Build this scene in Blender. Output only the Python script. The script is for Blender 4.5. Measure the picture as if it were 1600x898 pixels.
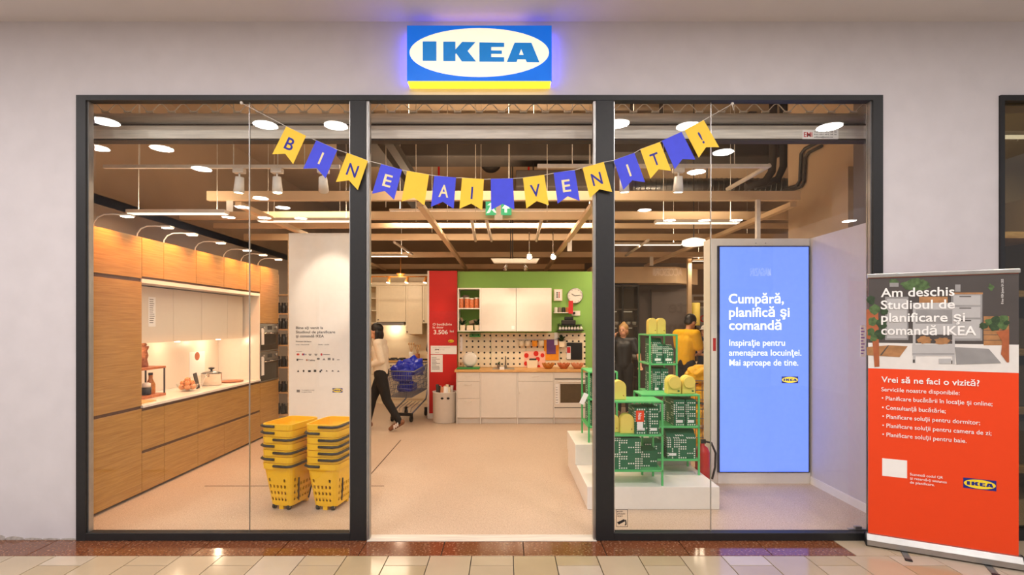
import bpy, bmesh, math, random
from mathutils import Vector, Matrix, Euler
random.seed(7)
for o in list(bpy.data.objects): bpy.data.objects.remove(o, do_unlink=True)
scene = bpy.context.scene
COL = scene.collection
PI = math.pi

# ---------------------------------------------------------------- camera
CAM_Y, EYE, FPX = -3.968, 1.64, 813.0
cam_d = bpy.data.cameras.new('camera'); cam = bpy.data.objects.new('camera', cam_d); COL.objects.link(cam)
cam.location = (0, CAM_Y, EYE); cam.rotation_euler = (PI/2, 0, 0)
cam_d.sensor_width = 36; cam_d.sensor_fit = 'HORIZONTAL'; cam_d.lens = FPX/1600*36
cam_d.shift_x = 10/1600; cam_d.shift_y = 58/1600
cam_d.clip_start = .05; cam_d.clip_end = 100
scene.camera = cam
# ---------------------------------------------------------------- world, exposure
w = bpy.data.worlds.new('world'); scene.world = w; w.use_nodes = True
w.node_tree.nodes['Background'].inputs[0].default_value = (.98, .96, 1, 1)
w.node_tree.nodes['Background'].inputs[1].default_value = .62
vs = scene.view_settings
vs.view_transform = 'Standard'; vs.look = 'None'; vs.gamma = 1; vs.use_curve_mapping = False
vs.exposure = 0.0
# light levels (the lamps themselves are built with their fixtures)
MALL_LAMP = 19.0; STORE_LAMP = 13.5; UP = 9.0; SPOT = 24.0; CAB_SPOT = 24.0

# ---------------------------------------------------------------- helpers
def X(px, Z): return (px-790)*Z/FPX
def ZH(py, Z): return EYE+(507-py)*Z/FPX
def P(px, py, Z): return Vector((X(px, Z), Z+CAM_Y, ZH(py, Z)))
def lin(c):
    c = c/255
    return c/12.92 if c <= .04045 else ((c+.055)/1.055)**2.4
def C(r, g, b): return (lin(r), lin(g), lin(b), 1)

MATS = {}
def nd(nt, t, **k):
    n = nt.nodes.new(t)
    for a, v in k.items(): setattr(n, a, v)
    return n
def M(name, col, rough=.5, metal=0, em=0, emcol=None, var=.06, scale=18, bump=0, spec=.5, stretch=None, bscale=None, trans=0, sss=0):
    m = bpy.data.materials.new(name); m.use_nodes = True; MATS[name] = m
    nt = m.node_tree; b = nt.nodes['Principled BSDF']
    b.inputs['Roughness'].default_value = rough; b.inputs['Metallic'].default_value = metal
    b.inputs['Specular IOR Level'].default_value = spec
    tc = nd(nt, 'ShaderNodeTexCoord'); mp = nd(nt, 'ShaderNodeMapping')
    nt.links.new(tc.outputs['Object'], mp.inputs[0])
    if stretch: mp.inputs['Scale'].default_value = stretch
    no = nd(nt, 'ShaderNodeTexNoise'); no.inputs['Scale'].default_value = scale; no.inputs['Detail'].default_value = 4
    nt.links.new(mp.outputs[0], no.inputs[0])
    r = nd(nt, 'ShaderNodeValToRGB'); e = r.color_ramp.elements
    e[0].position = .3; e[1].position = .7
    e[0].color = tuple(max(0, c*(1-var)) for c in col[:3])+(1,)
    e[1].color = tuple(min(1, c*(1+var)) for c in col[:3])+(1,)
    nt.links.new(no.outputs[0], r.inputs[0]); nt.links.new(r.outputs[0], b.inputs['Base Color'])
    if bump:
        n2 = nd(nt, 'ShaderNodeTexNoise'); n2.inputs['Scale'].default_value = bscale or scale*2
        nt.links.new(mp.outputs[0], n2.inputs[0])
        bu = nd(nt, 'ShaderNodeBump'); bu.inputs['Strength'].default_value = bump; bu.inputs['Distance'].default_value = .01
        nt.links.new(n2.outputs[0], bu.inputs['Height']); nt.links.new(bu.outputs[0], b.inputs['Normal'])
    if em:
        b.inputs['Emission Color'].default_value = emcol or col; b.inputs['Emission Strength'].default_value = em
    if trans: b.inputs['Transmission Weight'].default_value = trans
    return m
def wood(name, a, bcol, scale=(1.2, 1.2, 22), rough=.42, ns=3.0):
    m = M(name, a, rough); nt = m.node_tree; b = nt.nodes['Principled BSDF']
    tc = nd(nt, 'ShaderNodeTexCoord'); mp = nd(nt, 'ShaderNodeMapping'); mp.inputs['Scale'].default_value = scale
    geo = nd(nt, 'ShaderNodeObjectInfo')
    vm = nd(nt, 'ShaderNodeVectorMath', operation='ADD'); nt.links.new(tc.outputs['Object'], vm.inputs[0])
    nt.links.new(geo.outputs['Random'], vm.inputs[1])
    nt.links.new(vm.outputs[0], mp.inputs[0])
    n1 = nd(nt, 'ShaderNodeTexNoise'); n1.inputs['Scale'].default_value = ns; n1.inputs['Detail'].default_value = 7; n1.inputs['Distortion'].default_value = .6
    nt.links.new(mp.outputs[0], n1.inputs[0])
    r = nd(nt, 'ShaderNodeValToRGB'); e = r.color_ramp.elements; e[0].position = .34; e[1].position = .66
    e[0].color = a; e[1].color = bcol
    nt.links.new(n1.outputs[0], r.inputs[0]); nt.links.new(r.outputs[0], b.inputs['Base Color'])
    bu = nd(nt, 'ShaderNodeBump'); bu.inputs['Strength'].default_value = .12; bu.inputs['Distance'].default_value = .003
    nt.links.new(n1.outputs[0], bu.inputs['Height']); nt.links.new(bu.outputs[0], b.inputs['Normal'])
    return m
def speckle(name, base, dark, light, scale=140, rough=.35):
    m = M(name, base, rough); nt = m.node_tree; b = nt.nodes['Principled BSDF']
    tc = nd(nt, 'ShaderNodeTexCoord')
    v = nd(nt, 'ShaderNodeTexNoise'); v.inputs['Scale'].default_value = scale; v.inputs['Detail'].default_value = 2
    nt.links.new(tc.outputs['Object'], v.inputs[0])
    r = nd(nt, 'ShaderNodeValToRGB'); e = r.color_ramp.elements
    e[0].position = .33; e[0].color = dark; e[1].position = .68; e[1].color = light
    x = e.new(.41); x.color = base; x = e.new(.6); x.color = base
    nt.links.new(v.outputs[0], r.inputs[0])
    n2 = nd(nt, 'ShaderNodeTexNoise'); n2.inputs['Scale'].default_value = 1.3; nt.links.new(tc.outputs['Object'], n2.inputs[0])
    mx = nd(nt, 'ShaderNodeMix', data_type='RGBA', blend_type='MULTIPLY'); mx.inputs[0].default_value = .12
    nt.links.new(r.outputs[0], mx.inputs[6]); nt.links.new(n2.outputs[0], mx.inputs[7])
    nt.links.new(mx.outputs[2], b.inputs['Base Color'])
    return m
def glass_mat(name, tint=(1, 1, 1, 1), f0=.04):
    m = bpy.data.materials.new(name); m.use_nodes = True; nt = m.node_tree; MATS[name] = m
    nt.nodes.remove(nt.nodes['Principled BSDF']); out = nt.nodes['Material Output']
    t = nd(nt, 'ShaderNodeBsdfTransparent'); t.inputs[0].default_value = tint
    g = nd(nt, 'ShaderNodeBsdfGlossy'); g.inputs['Roughness'].default_value = 0.0
    lw = nd(nt, 'ShaderNodeLayerWeight')
    p = nd(nt, 'ShaderNodeMath', operation='POWER'); p.inputs[1].default_value = 5
    nt.links.new(lw.outputs['Facing'], p.inputs[0])
    q = nd(nt, 'ShaderNodeMath', operation='MULTIPLY_ADD'); q.inputs[1].default_value = 1-f0; q.inputs[2].default_value = f0
    nt.links.new(p.outputs[0], q.inputs[0])
    mx = nd(nt, 'ShaderNodeMixShader'); nt.links.new(q.outputs[0], mx.inputs[0])
    nt.links.new(t.outputs[0], mx.inputs[1]); nt.links.new(g.outputs[0], mx.inputs[2]); nt.links.new(mx.outputs[0], out.inputs[0])
    return m
def dots_mat(name, green, white, pitch=.021, rad=.32):
    """printed dotted lines on dark green card"""
    m = M(name, green, .55); nt = m.node_tree; b = nt.nodes['Principled BSDF']
    tc = nd(nt, 'ShaderNodeTexCoord'); s = nd(nt, 'ShaderNodeSeparateXYZ'); nt.links.new(tc.outputs['Object'], s.inputs[0])
    def mt(op, a, bb=None, c=None):
        n = nd(nt, 'ShaderNodeMath', operation=op)
        for i, v in enumerate((a, bb, c)):
            if v is None: continue
            if isinstance(v, (int, float)): n.inputs[i].default_value = v
            else: nt.links.new(v, n.inputs[i])
        return n.outputs[0]
    u = mt('DIVIDE', mt('ADD', s.outputs[0], s.outputs[1]), pitch); v = mt('DIVIDE', s.outputs[2], pitch)
    fu, fv = mt('FLOOR', u), mt('FLOOR', v)
    du = mt('SUBTRACT', mt('SUBTRACT', u, fu), .5); dv = mt('SUBTRACT', mt('SUBTRACT', v, fv), .5)
    d = mt('SQRT', mt('ADD', mt('MULTIPLY', du, du), mt('MULTIPLY', dv, dv)))
    dot = mt('LESS_THAN', d, rad)
    def rnd(a, bb, seed):
        cb = nd(nt, 'ShaderNodeCombineXYZ'); cb.inputs[2].default_value = seed
        nt.links.new(a, cb.inputs[0]); nt.links.new(bb, cb.inputs[1])
        wn = nd(nt, 'ShaderNodeTexWhiteNoise', noise_dimensions='3D'); nt.links.new(cb.outputs[0], wn.inputs[0]); return wn.outputs[0]
    # vertical runs and horizontal runs of dots
    col_on = mt('LESS_THAN', rnd(fu, mt('FLOOR', mt('DIVIDE', v, 5)), 3.1), .24)
    row_on = mt('LESS_THAN', rnd(mt('FLOOR', mt('DIVIDE', u, 4)), fv, 7.7), .19)
    on = mt('MULTIPLY', mt('MAXIMUM', col_on, row_on), dot)
    mx = nd(nt, 'ShaderNodeMix', data_type='RGBA'); nt.links.new(on, mx.inputs[0])
    mx.inputs[6].default_value = green; mx.inputs[7].default_value = white
    nt.links.new(mx.outputs[2], b.inputs['Base Color'])
    return m

def wloc(o):
    v = Vector((0, 0, 0))
    while o: v = v+o.location; o = o.parent
    return v
def tag(o, label, cat, group=None, kind=None):
    o['label'] = label; o['category'] = cat
    if group: o['group'] = group
    if kind: o['kind'] = kind
    return o
def thing(name, label, cat, loc=(0, 0, 0), rz=0, group=None):
    o = bpy.data.objects.new(name, None); COL.objects.link(o); o.empty_display_size = .1
    o.location = loc; o.rotation_euler = (0, 0, rz)
    return tag(o, label, cat, group)
class B:
    def __init__(s): s.bm = bmesh.new()
    def _mi(s, faces, mi):
        for f in faces: f.material_index = mi
    def box(s, x0, x1, y0, y1, z0, z1, bev=0, mi=0):
        c = [(x, y, z) for z in (z0, z1) for y in (y0, y1) for x in (x0, x1)]
        v = [s.bm.verts.new(p) for p in c]
        fs = [s.bm.faces.new([v[i] for i in f]) for f in ((0, 2, 3, 1), (4, 5, 7, 6), (0, 1, 5, 4), (2, 6, 7, 3), (0, 4, 6, 2), (1, 3, 7, 5))]
        if bev:
            es = list({e for f in fs for e in f.edges})
            r = bmesh.ops.bevel(s.bm, geom=es, offset=bev, segments=2, affect='EDGES', profile=.5)
            fs = list({f for f in r['faces']} | {f for f in fs if f.is_valid})
        s._mi(fs, mi); return s
    def cyl(s, p0, p1, r0, r1=None, seg=14, caps=True, mi=0):
        p0, p1 = Vector(p0), Vector(p1); r1 = r0 if r1 is None else r1
        d = (p1-p0).normalized(); a = d.orthogonal().normalized(); b = d.cross(a)
        A, Bv = [], []
        for i in range(seg):
            t = 2*PI*i/seg; q = a*math.cos(t)+b*math.sin(t)
            A.append(s.bm.verts.new(p0+q*r0)); Bv.append(s.bm.verts.new(p1+q*r1))
        fs = []
        for i in range(seg):
            j = (i+1) % seg; f = s.bm.faces.new((A[i], A[j], Bv[j], Bv[i])); f.smooth = True; fs.append(f)
        if caps: fs.append(s.bm.faces.new(A[::-1])); fs.append(s.bm.faces.new(Bv))
        s._mi(fs, mi); return s
    def tube(s, pts, r, seg=8, mi=0, closed=False):
        pts = [Vector(p) for p in pts]; n = len(pts); rings = []
        for i, p in enumerate(pts):
            if closed: d = (pts[(i+1) % n]-pts[i-1])
            else: d = pts[min(i+1, n-1)]-pts[max(i-1, 0)]
            d.normalize()
            if i == 0: a = d.orthogonal().normalized()
            else:
                a = a-d*a.dot(d)
                a = a.normalized() if a.length > 1e-5 else d.orthogonal().normalized()
            b = d.cross(a); rr = r[i] if isinstance(r, (list, tuple)) else r
            rings.append([s.bm.verts.new(p+(a*math.cos(2*PI*k/seg)+b*math.sin(2*PI*k/seg))*rr) for k in range(seg)])
        fs = []
        for i in range(n if closed else n-1):
            for k in range(seg):
                f = s.bm.faces.new((rings[i][k], rings[i][(k+1) % seg], rings[(i+1) % n][(k+1) % seg], rings[(i+1) % n][k])); f.smooth = True; fs.append(f)
        if not closed: fs.append(s.bm.faces.new(rings[0][::-1])); fs.append(s.bm.faces.new(rings[-1]))
        s._mi(fs, mi); return s
    def lathe(s, prof, c=(0, 0, 0), seg=20, mi=0, caps=True):
        c = Vector(c); rings = []
        for r, z in prof:
            rings.append([s.bm.verts.new(c+Vector((max(r, 1e-4)*math.cos(2*PI*k/seg), max(r, 1e-4)*math.sin(2*PI*k/seg), z))) for k in range(seg)])
        fs = []
        for i in range(len(prof)-1):
            for k in range(seg):
                f = s.bm.faces.new((rings[i][k], rings[i][(k+1) % seg], rings[i+1][(k+1) % seg], rings[i+1][k])); f.smooth = True; fs.append(f)
        if caps: fs.append(s.bm.faces.new(rings[0][::-1])); fs.append(s.bm.faces.new(rings[-1]))
        s._mi(fs, mi); return s
    def ell(s, c, r, seg=12, rings=8, rot=None, mi=0):
        c = Vector(c); r = (r, r, r) if isinstance(r, (int, float)) else r
        vs_ = []
        for i in range(rings+1):
            t = PI*i/rings; row = []
            for k in range(seg):
                p = Vector((r[0]*math.sin(t)*math.cos(2*PI*k/seg), r[1]*math.sin(t)*math.sin(2*PI*k/seg), r[2]*math.cos(t)))
                if rot: p = rot @ p
                if i in (0, rings):
                    if k == 0: row.append(s.bm.verts.new(c+p))
                else: row.append(s.bm.verts.new(c+p))
            vs_.append(row)
        fs = []
        for i in range(rings):
            a, b = vs_[i], vs_[i+1]
            for k in range(seg):
                j = (k+1) % seg
                if i == 0: f = s.bm.faces.new((a[0], b[k], b[j]))
                elif i == rings-1: f = s.bm.faces.new((a[k], b[0], a[j]))
                else: f = s.bm.faces.new((a[k], b[k], b[j], a[j]))
                f.smooth = True; fs.append(f)
        s._mi(fs, mi); return s
    def prism(s, pts, y0, y1, mi=0, axis='y'):
        """pts are (x,z) for axis y, (x,y) for axis z, (y,z) for axis x; extruded along axis"""
        mk = {'y': lambda p, t: (p[0], t, p[1]), 'z': lambda p, t: (p[0], p[1], t), 'x': lambda p, t: (t, p[0], p[1])}[axis]
        a = [s.bm.verts.new(mk(p, y0)) for p in pts]; b = [s.bm.verts.new(mk(p, y1)) for p in pts]; n = len(pts)
        fs = [s.bm.faces.new(a), s.bm.faces.new(b[::-1])]
        for i in range(n): fs.append(s.bm.faces.new((a[i], b[i], b[(i+1) % n], a[(i+1) % n])))
        s._mi(fs, mi); return s
    def quad(s, a, b, c, d, mi=0):
        f = s.bm.faces.new([s.bm.verts.new(p) for p in (a, b, c, d)]); f.material_index = mi; return s
    def mesh(s, name):
        bmesh.ops.recalc_face_normals(s.bm, faces=s.bm.faces)
        me = bpy.data.meshes.new(name); s.bm.to_mesh(me); s.bm.free(); return me
    def build(s, name, mat, parent=None, local=False, smooth=False):
        """coordinates are world ones unless local; the origin goes to the base centre (top-level) or the parent"""
        me = s.mesh(name)
        mats = mat if isinstance(mat, (list, tuple)) else [mat]
        for m in mats: me.materials.append(MATS[m] if isinstance(m, str) else m)
        o = bpy.data.objects.new(name, me); COL.objects.link(o)
        if parent is not None:
            o.parent = parent
            if not local: me.transform(Matrix.Translation(-wloc(parent)))
        elif not local:
            xs = [v.co for v in me.vertices]
            c = Vector(((min(v.x for v in xs)+max(v.x for v in xs))/2, (min(v.y for v in xs)+max(v.y for v in xs))/2, min(v.z for v in xs)))
            me.transform(Matrix.Translation(-c)); o.location = c
        if smooth:
            for p in me.polygons: p.use_smooth = True
        return o
def struct(name, b, mat, parent=None, label=None, cat=None):
    o = b.build(name, mat, parent)
    if parent is None:
        o['kind'] = 'structure'
        if label: o['label'] = label
        if cat: o['category'] = cat
    return o
def inst(me, name, parent, loc, rz=0, mat=None):
    o = bpy.data.objects.new(name, me); COL.objects.link(o); o.parent = parent
    o.location = Vector(loc)-(wloc(parent) if parent else Vector((0, 0, 0))); o.rotation_euler = (0, 0, rz)
    if mat:
        o.material_slots[0].link = 'OBJECT'; o.material_slots[0].material = MATS[mat]
    return o
def copy_tree(o, parent=None):
    c = o.copy(); COL.objects.link(c)
    if parent is not None: c.parent = parent
    for ch in list(o.children): copy_tree(ch, c)
    return c
def flatmesh(loops, depth):
    """2-D outline loops (x,z) with holes -> mesh standing in the XZ plane facing -Y, y from -depth to 0"""
    cu = bpy.data.curves.new('t', 'CURVE'); cu.dimensions = '2D'; cu.fill_mode = 'BOTH'; cu.extrude = depth/2
    for lp in loops:
        sp = cu.splines.new('POLY'); sp.points.add(len(lp)-1); sp.use_cyclic_u = True
        for i, p in enumerate(lp): sp.points[i].co = (p[0], p[1], 0, 1)
    return _cu2me(cu, depth)
def _cu2me(cu, depth):
    t = bpy.data.objects.new('t', cu); me = bpy.data.meshes.new_from_object(t)
    bpy.data.objects.remove(t); bpy.data.curves.remove(cu)
    me.transform(Matrix(((1, 0, 0, 0), (0, 0, -1, -depth/2), (0, 1, 0, 0), (0, 0, 0, 1))))
    return me
def textmesh(s, size, bold, depth):
    cu = bpy.data.curves.new('t', 'FONT'); cu.body = s; cu.size = size; cu.extrude = depth/2; cu.offset = bold*size; cu.resolution_u = 3
    return _cu2me(cu, depth)
def text(name, s, mat, parent, x0, x1, base, y, size=None, bold=0.0, depth=.002, rot=None, flip=False):
    """lettering fitted to the span x0..x1 (parent-local) with its baseline at height base, in front of plane y"""
    s = s.replace('ș', 'ş').replace('ț', 'ţ')
    me = textmesh(s, 1.0, bold, 1.0)
    xs = [v.co.x for v in me.vertices]; a, b = min(xs), max(xs)
    sx = (x1-x0)/(b-a); sz = size/.72 if size else sx   # size = height of a capital
    T = Matrix.Translation((x0, y, base)) @ Matrix.Diagonal((sx, depth, sz, 1)) @ Matrix.Translation((-a, 0, 0))
    if flip: T = Matrix.Translation((x0+x1, 0, 0)) @ Matrix.Diagonal((-1, 1, 1, 1)) @ T
    me.transform(T)
    me.materials.clear(); me.materials.append(MATS[mat]); me.name = name
    o = bpy.data.objects.new(name, me); COL.objects.link(o); o.parent = parent
    if rot: o.rotation_euler = rot
    return o
def flat(name, loops, mat, parent, y, depth=.002):
    me = flatmesh(loops, depth); me.transform(Matrix.Translation((0, y, 0)))
    me.materials.clear(); me.materials.append(MATS[mat]); me.name = name
    o = bpy.data.objects.new(name, me); COL.objects.link(o); o.parent = parent
    return o
def ellipse(cx, cz, rx, rz, n=40): return [(cx+rx*math.cos(2*PI*i/n), cz+rz*math.sin(2*PI*i/n)) for i in range(n)]
def rect(x0, x1, z0, z1): return [(x0, z0), (x1, z0), (x1, z1), (x0, z1)]
def rrect(x0, x1, z0, z1, r, n=5):
    pts = []
    for cx, cz, a0 in ((x1-r, z0+r, -PI/2), (x1-r, z1-r, 0), (x0+r, z1-r, PI/2), (x0+r, z0+r, PI)):
        for i in range(n+1): a = a0+PI/2*i/n; pts.append((cx+r*math.cos(a), cz+r*math.sin(a)))
    return pts
L_I = [(322, 360), (435, 360), (435, 530), (322, 530)]
L_K = [(492, 362), (592, 362), (592, 432), (648, 364), (757, 366), (692, 444), (762, 536), (645, 536), (598, 464), (592, 470), (592, 532), (492, 532)]
L_E = [(790, 369), (995, 373), (995, 408), (888, 408), (888, 440), (976, 441), (976, 469), (888, 468), (888, 498), (995, 500), (995, 539), (790, 538)]
L_A = [(1017, 541), (1080, 372), (1220, 373), (1286, 544), (1182, 543), (1171, 517), (1106, 516), (1097, 541)]
L_AH = [(1117, 479), (1135, 426), (1156, 479)]
def logo(parent, cx, cz, w_, h_, y, board, oval, letters, d=.002):
    """blue board, oval and heavy letters; only the oval and letters are made here"""
    def f(lp): return [(cx+(p[0]-789)/1198*w_, cz-(p[1]-456)/488*h_) for p in lp]
    if board: flat('logo_board', [rect(cx-w_/2, cx+w_/2, cz-h_/2, cz+h_/2)], board, parent, y, d)
    o = flat('logo_oval', [ellipse(cx, cz, w_*.481, h_*.441, 56)], oval, parent, y-d, d)
    for nm, lps in (('I', [L_I]), ('K', [L_K]), ('E', [L_E]), ('A', [L_A, L_AH])):
        flat('logo_letter', [f(l) for l in lps], letters, parent, y-2*d, d)
    return o
def area(name, loc, rot, sx, sy, power, col, parent=None, spread=PI, shape='RECTANGLE'):
    l = bpy.data.lights.new(name, 'AREA'); l.shape = shape; l.size = sx; l.size_y = sy; l.energy = power; l.color = col; l.spread = spread
    o = bpy.data.objects.new(name, l); COL.objects.link(o); o.rotation_euler = rot
    if parent is not None: o.parent = parent; o.location = Vector(loc)-wloc(parent)
    else: o.location = loc
    return o
def spot(name, loc, target, power, col, angle, blend, parent=None, r=.03):
    l = bpy.data.lights.new(name, 'SPOT'); l.energy = power; l.color = col; l.spot_size = angle; l.spot_blend = blend; l.shadow_soft_size = r
    o = bpy.data.objects.new(name, l); COL.objects.link(o)
    o.rotation_euler = (Vector(target)-Vector(loc)).to_track_quat('-Z', 'Y').to_euler()
    if parent is not None: o.parent = parent; o.location = Vector(loc)-wloc(parent)
    else: o.location = loc
    return o
def point(name, loc, power, col, parent=None, r=.04):
    l = bpy.data.lights.new(name, 'POINT'); l.energy = power; l.color = col; l.shadow_soft_size = r
    o = bpy.data.objects.new(name, l); COL.objects.link(o)
    if parent is not None: o.parent = parent; o.location = Vector(loc)-wloc(parent)
    else: o.location = loc
    return o
WARM = (1, .78, .55); WARMER = (1, .62, .32); NEUT = (1, .965, .95)

# ---------------------------------------------------------------- materials
M('plaster', C(206, 201, 205), .85, var=.03, scale=6, bump=.03, bscale=220)
M('plaster_ceiling', C(212, 206, 206), .9, var=.02, scale=3)
M('grime', C(172, 164, 158), .9, var=.25, scale=40)
M('frame_black', C(26, 26, 28), .5, var=.12, scale=30)
M('alu', C(176, 174, 172), .35, .85)
M('steel', C(150, 152, 152), .3, .9, var=.12, scale=5, stretch=(.5, 8, 8))
M('galv', C(214, 208, 198), .45, .1, var=.15, scale=6, stretch=(.6, 10, 10))
M('chrome', C(215, 212, 208), .15, 1)
speckle('store_floor', C(200, 176, 154), C(160, 134, 112), C(226, 208, 190), 130, .45)
M('joint', C(78, 58, 44), .7)
M('grout', C(62, 54, 46), .8)
M('tile_cream', C(178, 161, 136), .12, var=.05, scale=3); M('tile_sand', C(170, 152, 122), .12, var=.06, scale=3)
M('tile_pale', C(184, 170, 152), .12, var=.05, scale=3)
speckle('tile_brown', C(116, 68, 42), C(94, 54, 34), C(164, 126, 98), 55, .1)
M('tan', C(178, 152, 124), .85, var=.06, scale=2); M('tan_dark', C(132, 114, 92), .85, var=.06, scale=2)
M('taupe', C(134, 118, 104), .85, var=.04, scale=2); M('greige_panel', C(204, 196, 196), .7, var=.02)
M('duct_dark', C(58, 50, 44), .7, var=.2, scale=3); M('beam', C(226, 196, 158), .55, var=.05, scale=3)
M('beam_white', C(226, 214, 200), .5); M('white', C(236, 230, 222), .4, var=.02); M('white_gloss', C(232, 224, 214), .22, var=.015)
M('cream', C(236, 220, 190), .4, var=.02); M('black', C(22, 22, 24), .45, var=.1); M('dark', C(48, 44, 42), .6)
M('dark_glass', C(34, 28, 24), .08); M('oven_glass', C(92, 78, 60), .1)
M('green_wall', C(138, 184, 92), .75, var=.03, scale=2); M('red_wall', C(206, 26, 16), .55, var=.04, scale=2); M('red', C(200, 32, 28), .4)
M('green_metal', C(86, 190, 112), .4, var=.03); dots_mat('green_dots', C(22, 104, 70), C(232, 236, 226))
M('green_tray', C(52, 150, 72), .5); M('yellow_arch', C(238, 214, 104), .6, var=.03, scale=8)
M('basket_yellow', C(250, 196, 24), .38, var=.03); M('basket_dark', C(40, 36, 32), .45)
wood('oak', C(160, 116, 52), C(184, 142, 74), (40, 2.2, 60), .4, 1.5)
wood('oak_side', C(190, 146, 96), C(222, 182, 134), (3, 3, 20)); wood('butcher', C(206, 150, 84), C(232, 186, 122), (2, 24, 24))
wood('brown_wood', C(150, 84, 44), C(196, 122, 72), (3, 20, 20)); M('gap', C(96, 66, 40), .7)
M('quartz', C(238, 230, 220), .25, var=.02); M('splash', C(240, 226, 210), .35, var=.01)
M('cab_cream', C(226, 216, 200), .3, var=.01)
M('bunt_yellow', C(250, 204, 62), .7, var=.02); M('bunt_blue', C(66, 76, 226), .65, var=.04); M('bunt_ink', C(40, 44, 150), .7); M('bunt_cream', C(246, 226, 176), .7)
M('string', C(220, 214, 204), .7)
M('orange_print', C(236, 66, 8), .5, var=.01); M('white_print', C(244, 242, 240), .55, var=.01); M('black_print', C(30, 28, 28), .6); M('grey_print', C(120, 116, 112), .6)
M('blue_print', C(8, 36, 130), .5); M('yellow_print', C(252, 222, 44), .5); M('red_print', C(196, 40, 40), .5)
M('photo_dark', C(74, 68, 66), .5, var=.1, scale=4); M('photo_pale', C(226, 222, 218), .5, var=.03); M('photo_white', C(182, 180, 180), .5, var=.03); M('photo_grey', C(146, 144, 144), .5, var=.12, scale=8)
M('photo_green', C(76, 102, 58), .55, var=.4, scale=40); M('photo_green_dark', C(48, 70, 42), .55, var=.4, scale=40); M('photo_wood', C(168, 120, 76), .55, var=.2, scale=20); M('photo_terra', C(168, 92, 54), .55, var=.15)
M('leaf', C(56, 104, 50), .5, var=.25, scale=30); M('leaf_dark', C(30, 64, 34), .5, var=.25, scale=30); M('soil', C(50, 36, 26), .9)
M('skin', C(214, 160, 128), .5, var=.03, scale=10); M('hair_black', C(22, 17, 15), .45, var=.3, scale=60); M('hair_blond', C(178, 138, 84), .5, var=.2, scale=60)
M('shirt_cream', C(228, 216, 196), .85, var=.05, bump=.3, bscale=25); M('trousers_black', C(26, 25, 26), .8, var=.15, bump=.3, bscale=25); M('tee_yellow', C(240, 186, 30), .8, var=.05, bump=.3, bscale=25)
M('jeans', C(40, 38, 46), .8); M('shoe_brown', C(128, 84, 58), .6); M('shirt_white', C(228, 224, 222), .8); M('navy', C(34, 40, 62), .8); M('lip', C(160, 84, 76), .5)
M('bag_blue', C(34, 52, 190), .28, var=.15, scale=12, bump=.5, bscale=14); M('cart_grey', C(126, 130, 146), .35, .5); M('rubber', C(34, 33, 33), .6); M('bag_yellow', C(244, 186, 20), .35, var=.12, scale=14, bump=.5, bscale=18)
M('pod', C(196, 110, 66), .5, var=.35, scale=60); M('amber', C(190, 120, 50), .3, var=.3, scale=60); M('onion', C(218, 150, 96), .45, var=.12); M('clay', C(210, 140, 100), .6)
M('purple', C(112, 74, 132), .8); M('orange_cloth', C(244, 158, 40), .8); M('pink_cloth', C(244, 190, 170), .8); M('red_cloth', C(214, 44, 30), .8)
M('grey_wall', C(112, 102, 98), .8, var=.05, scale=3); M('vitrine', C(92, 80, 68), .5); M('exit_green', C(60, 176, 120), .5, em=.5, emcol=C(70, 190, 130)); M('exit_white', C(240, 244, 240), .5, em=.7)
M('lamp_glow', (1, .95, .88, 1), .5, em=16, emcol=(1, .95, .88, 1)); M('panel_glow', (1, .93, .84, 1), .5, em=1.3, emcol=(1, .9, .76, 1)); M('warm_glow', (1, .8, .55, 1), .5, em=12, emcol=(1, .82, .6, 1))
M('shelf_glow', (1, .8, .55, 1), .5, em=1.2, emcol=(1, .8, .55, 1))
M('sign_blue', C(0, 104, 214), .4, em=.55, emcol=C(0, 108, 222)); M('sign_cream', C(255, 246, 222), .4, em=.62, emcol=C(255, 246, 220)); M('sign_letter', C(20, 124, 204), .4, em=.42, emcol=C(22, 130, 212))
M('sign_halo_blue', C(60, 60, 255), .4, em=8, emcol=(.10, .10, 1, 1)); M('sign_halo_yellow', C(255, 220, 30), .4, em=2.0, emcol=(1, .62, .02, 1)); M('sign_trim', C(20, 30, 110), .4)
M('screen_blue', C(96, 128, 246), .25, em=1.12, emcol=C(104, 136, 252)); M('screen_text', C(255, 255, 255), .4, em=1.0)
M('purple_paper', C(150, 120, 190), .7)
glass_mat('pane_glass', (.985, .99, .985, 1), .034); glass_mat('pane_dark', (.62, .62, .55, 1), .05); glass_mat('clear', (.95, .96, .95, 1), .05)

# ================================================================ SETTING: mall side
b = B(); b.box(-7, -3.26, 0, .09, 0, 3.95); b.box(-3.26, 7, 0, .09, 3.383, 3.95); b.box(2.865, 3.76, 0, .09, 0, 3.383); b.box(-7, 7, 0, .09, 3.95, 4.8)
wall_front = struct('wall_front', b, 'plaster', label='pale grey plaster shopfront wall around the dark framed glazing', cat='wall')
b = B()
for i in range(26):
    x0 = -6.9+i*.14; h = .012+.02*random.random()+(.035 if i == 21 else 0)
    b.prism([(x0, 0), (x0+.15, 0), (x0+.14, h*.6), (x0+.07, h), (x0+.02, h*.7)], -.003, .001)
struct('worn_skirting', b, 'grime', wall_front)
struct('ceiling_mall', B().box(-7, 7, -10, 0, 3.95, 4.0), 'plaster_ceiling', label='flat pale mall ceiling above the shopfront sign', cat='ceiling')
struct('wall_left_mall', B().box(-7.1, -7, -10, 0, 0, 3.95), 'plaster', label='plain plaster side wall of the mall corridor', cat='wall')
b = B(); b.box(-8, 8, -10, .0, -.08, -.012, mi=0); b.box(-8, 8, -10, -1.86, -.012, -.0005, mi=1)
floor = struct('floor', b, ['grout', 'tile_cream'], label='polished mall floor of cream tiles with a brown border row', cat='floor')
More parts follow.
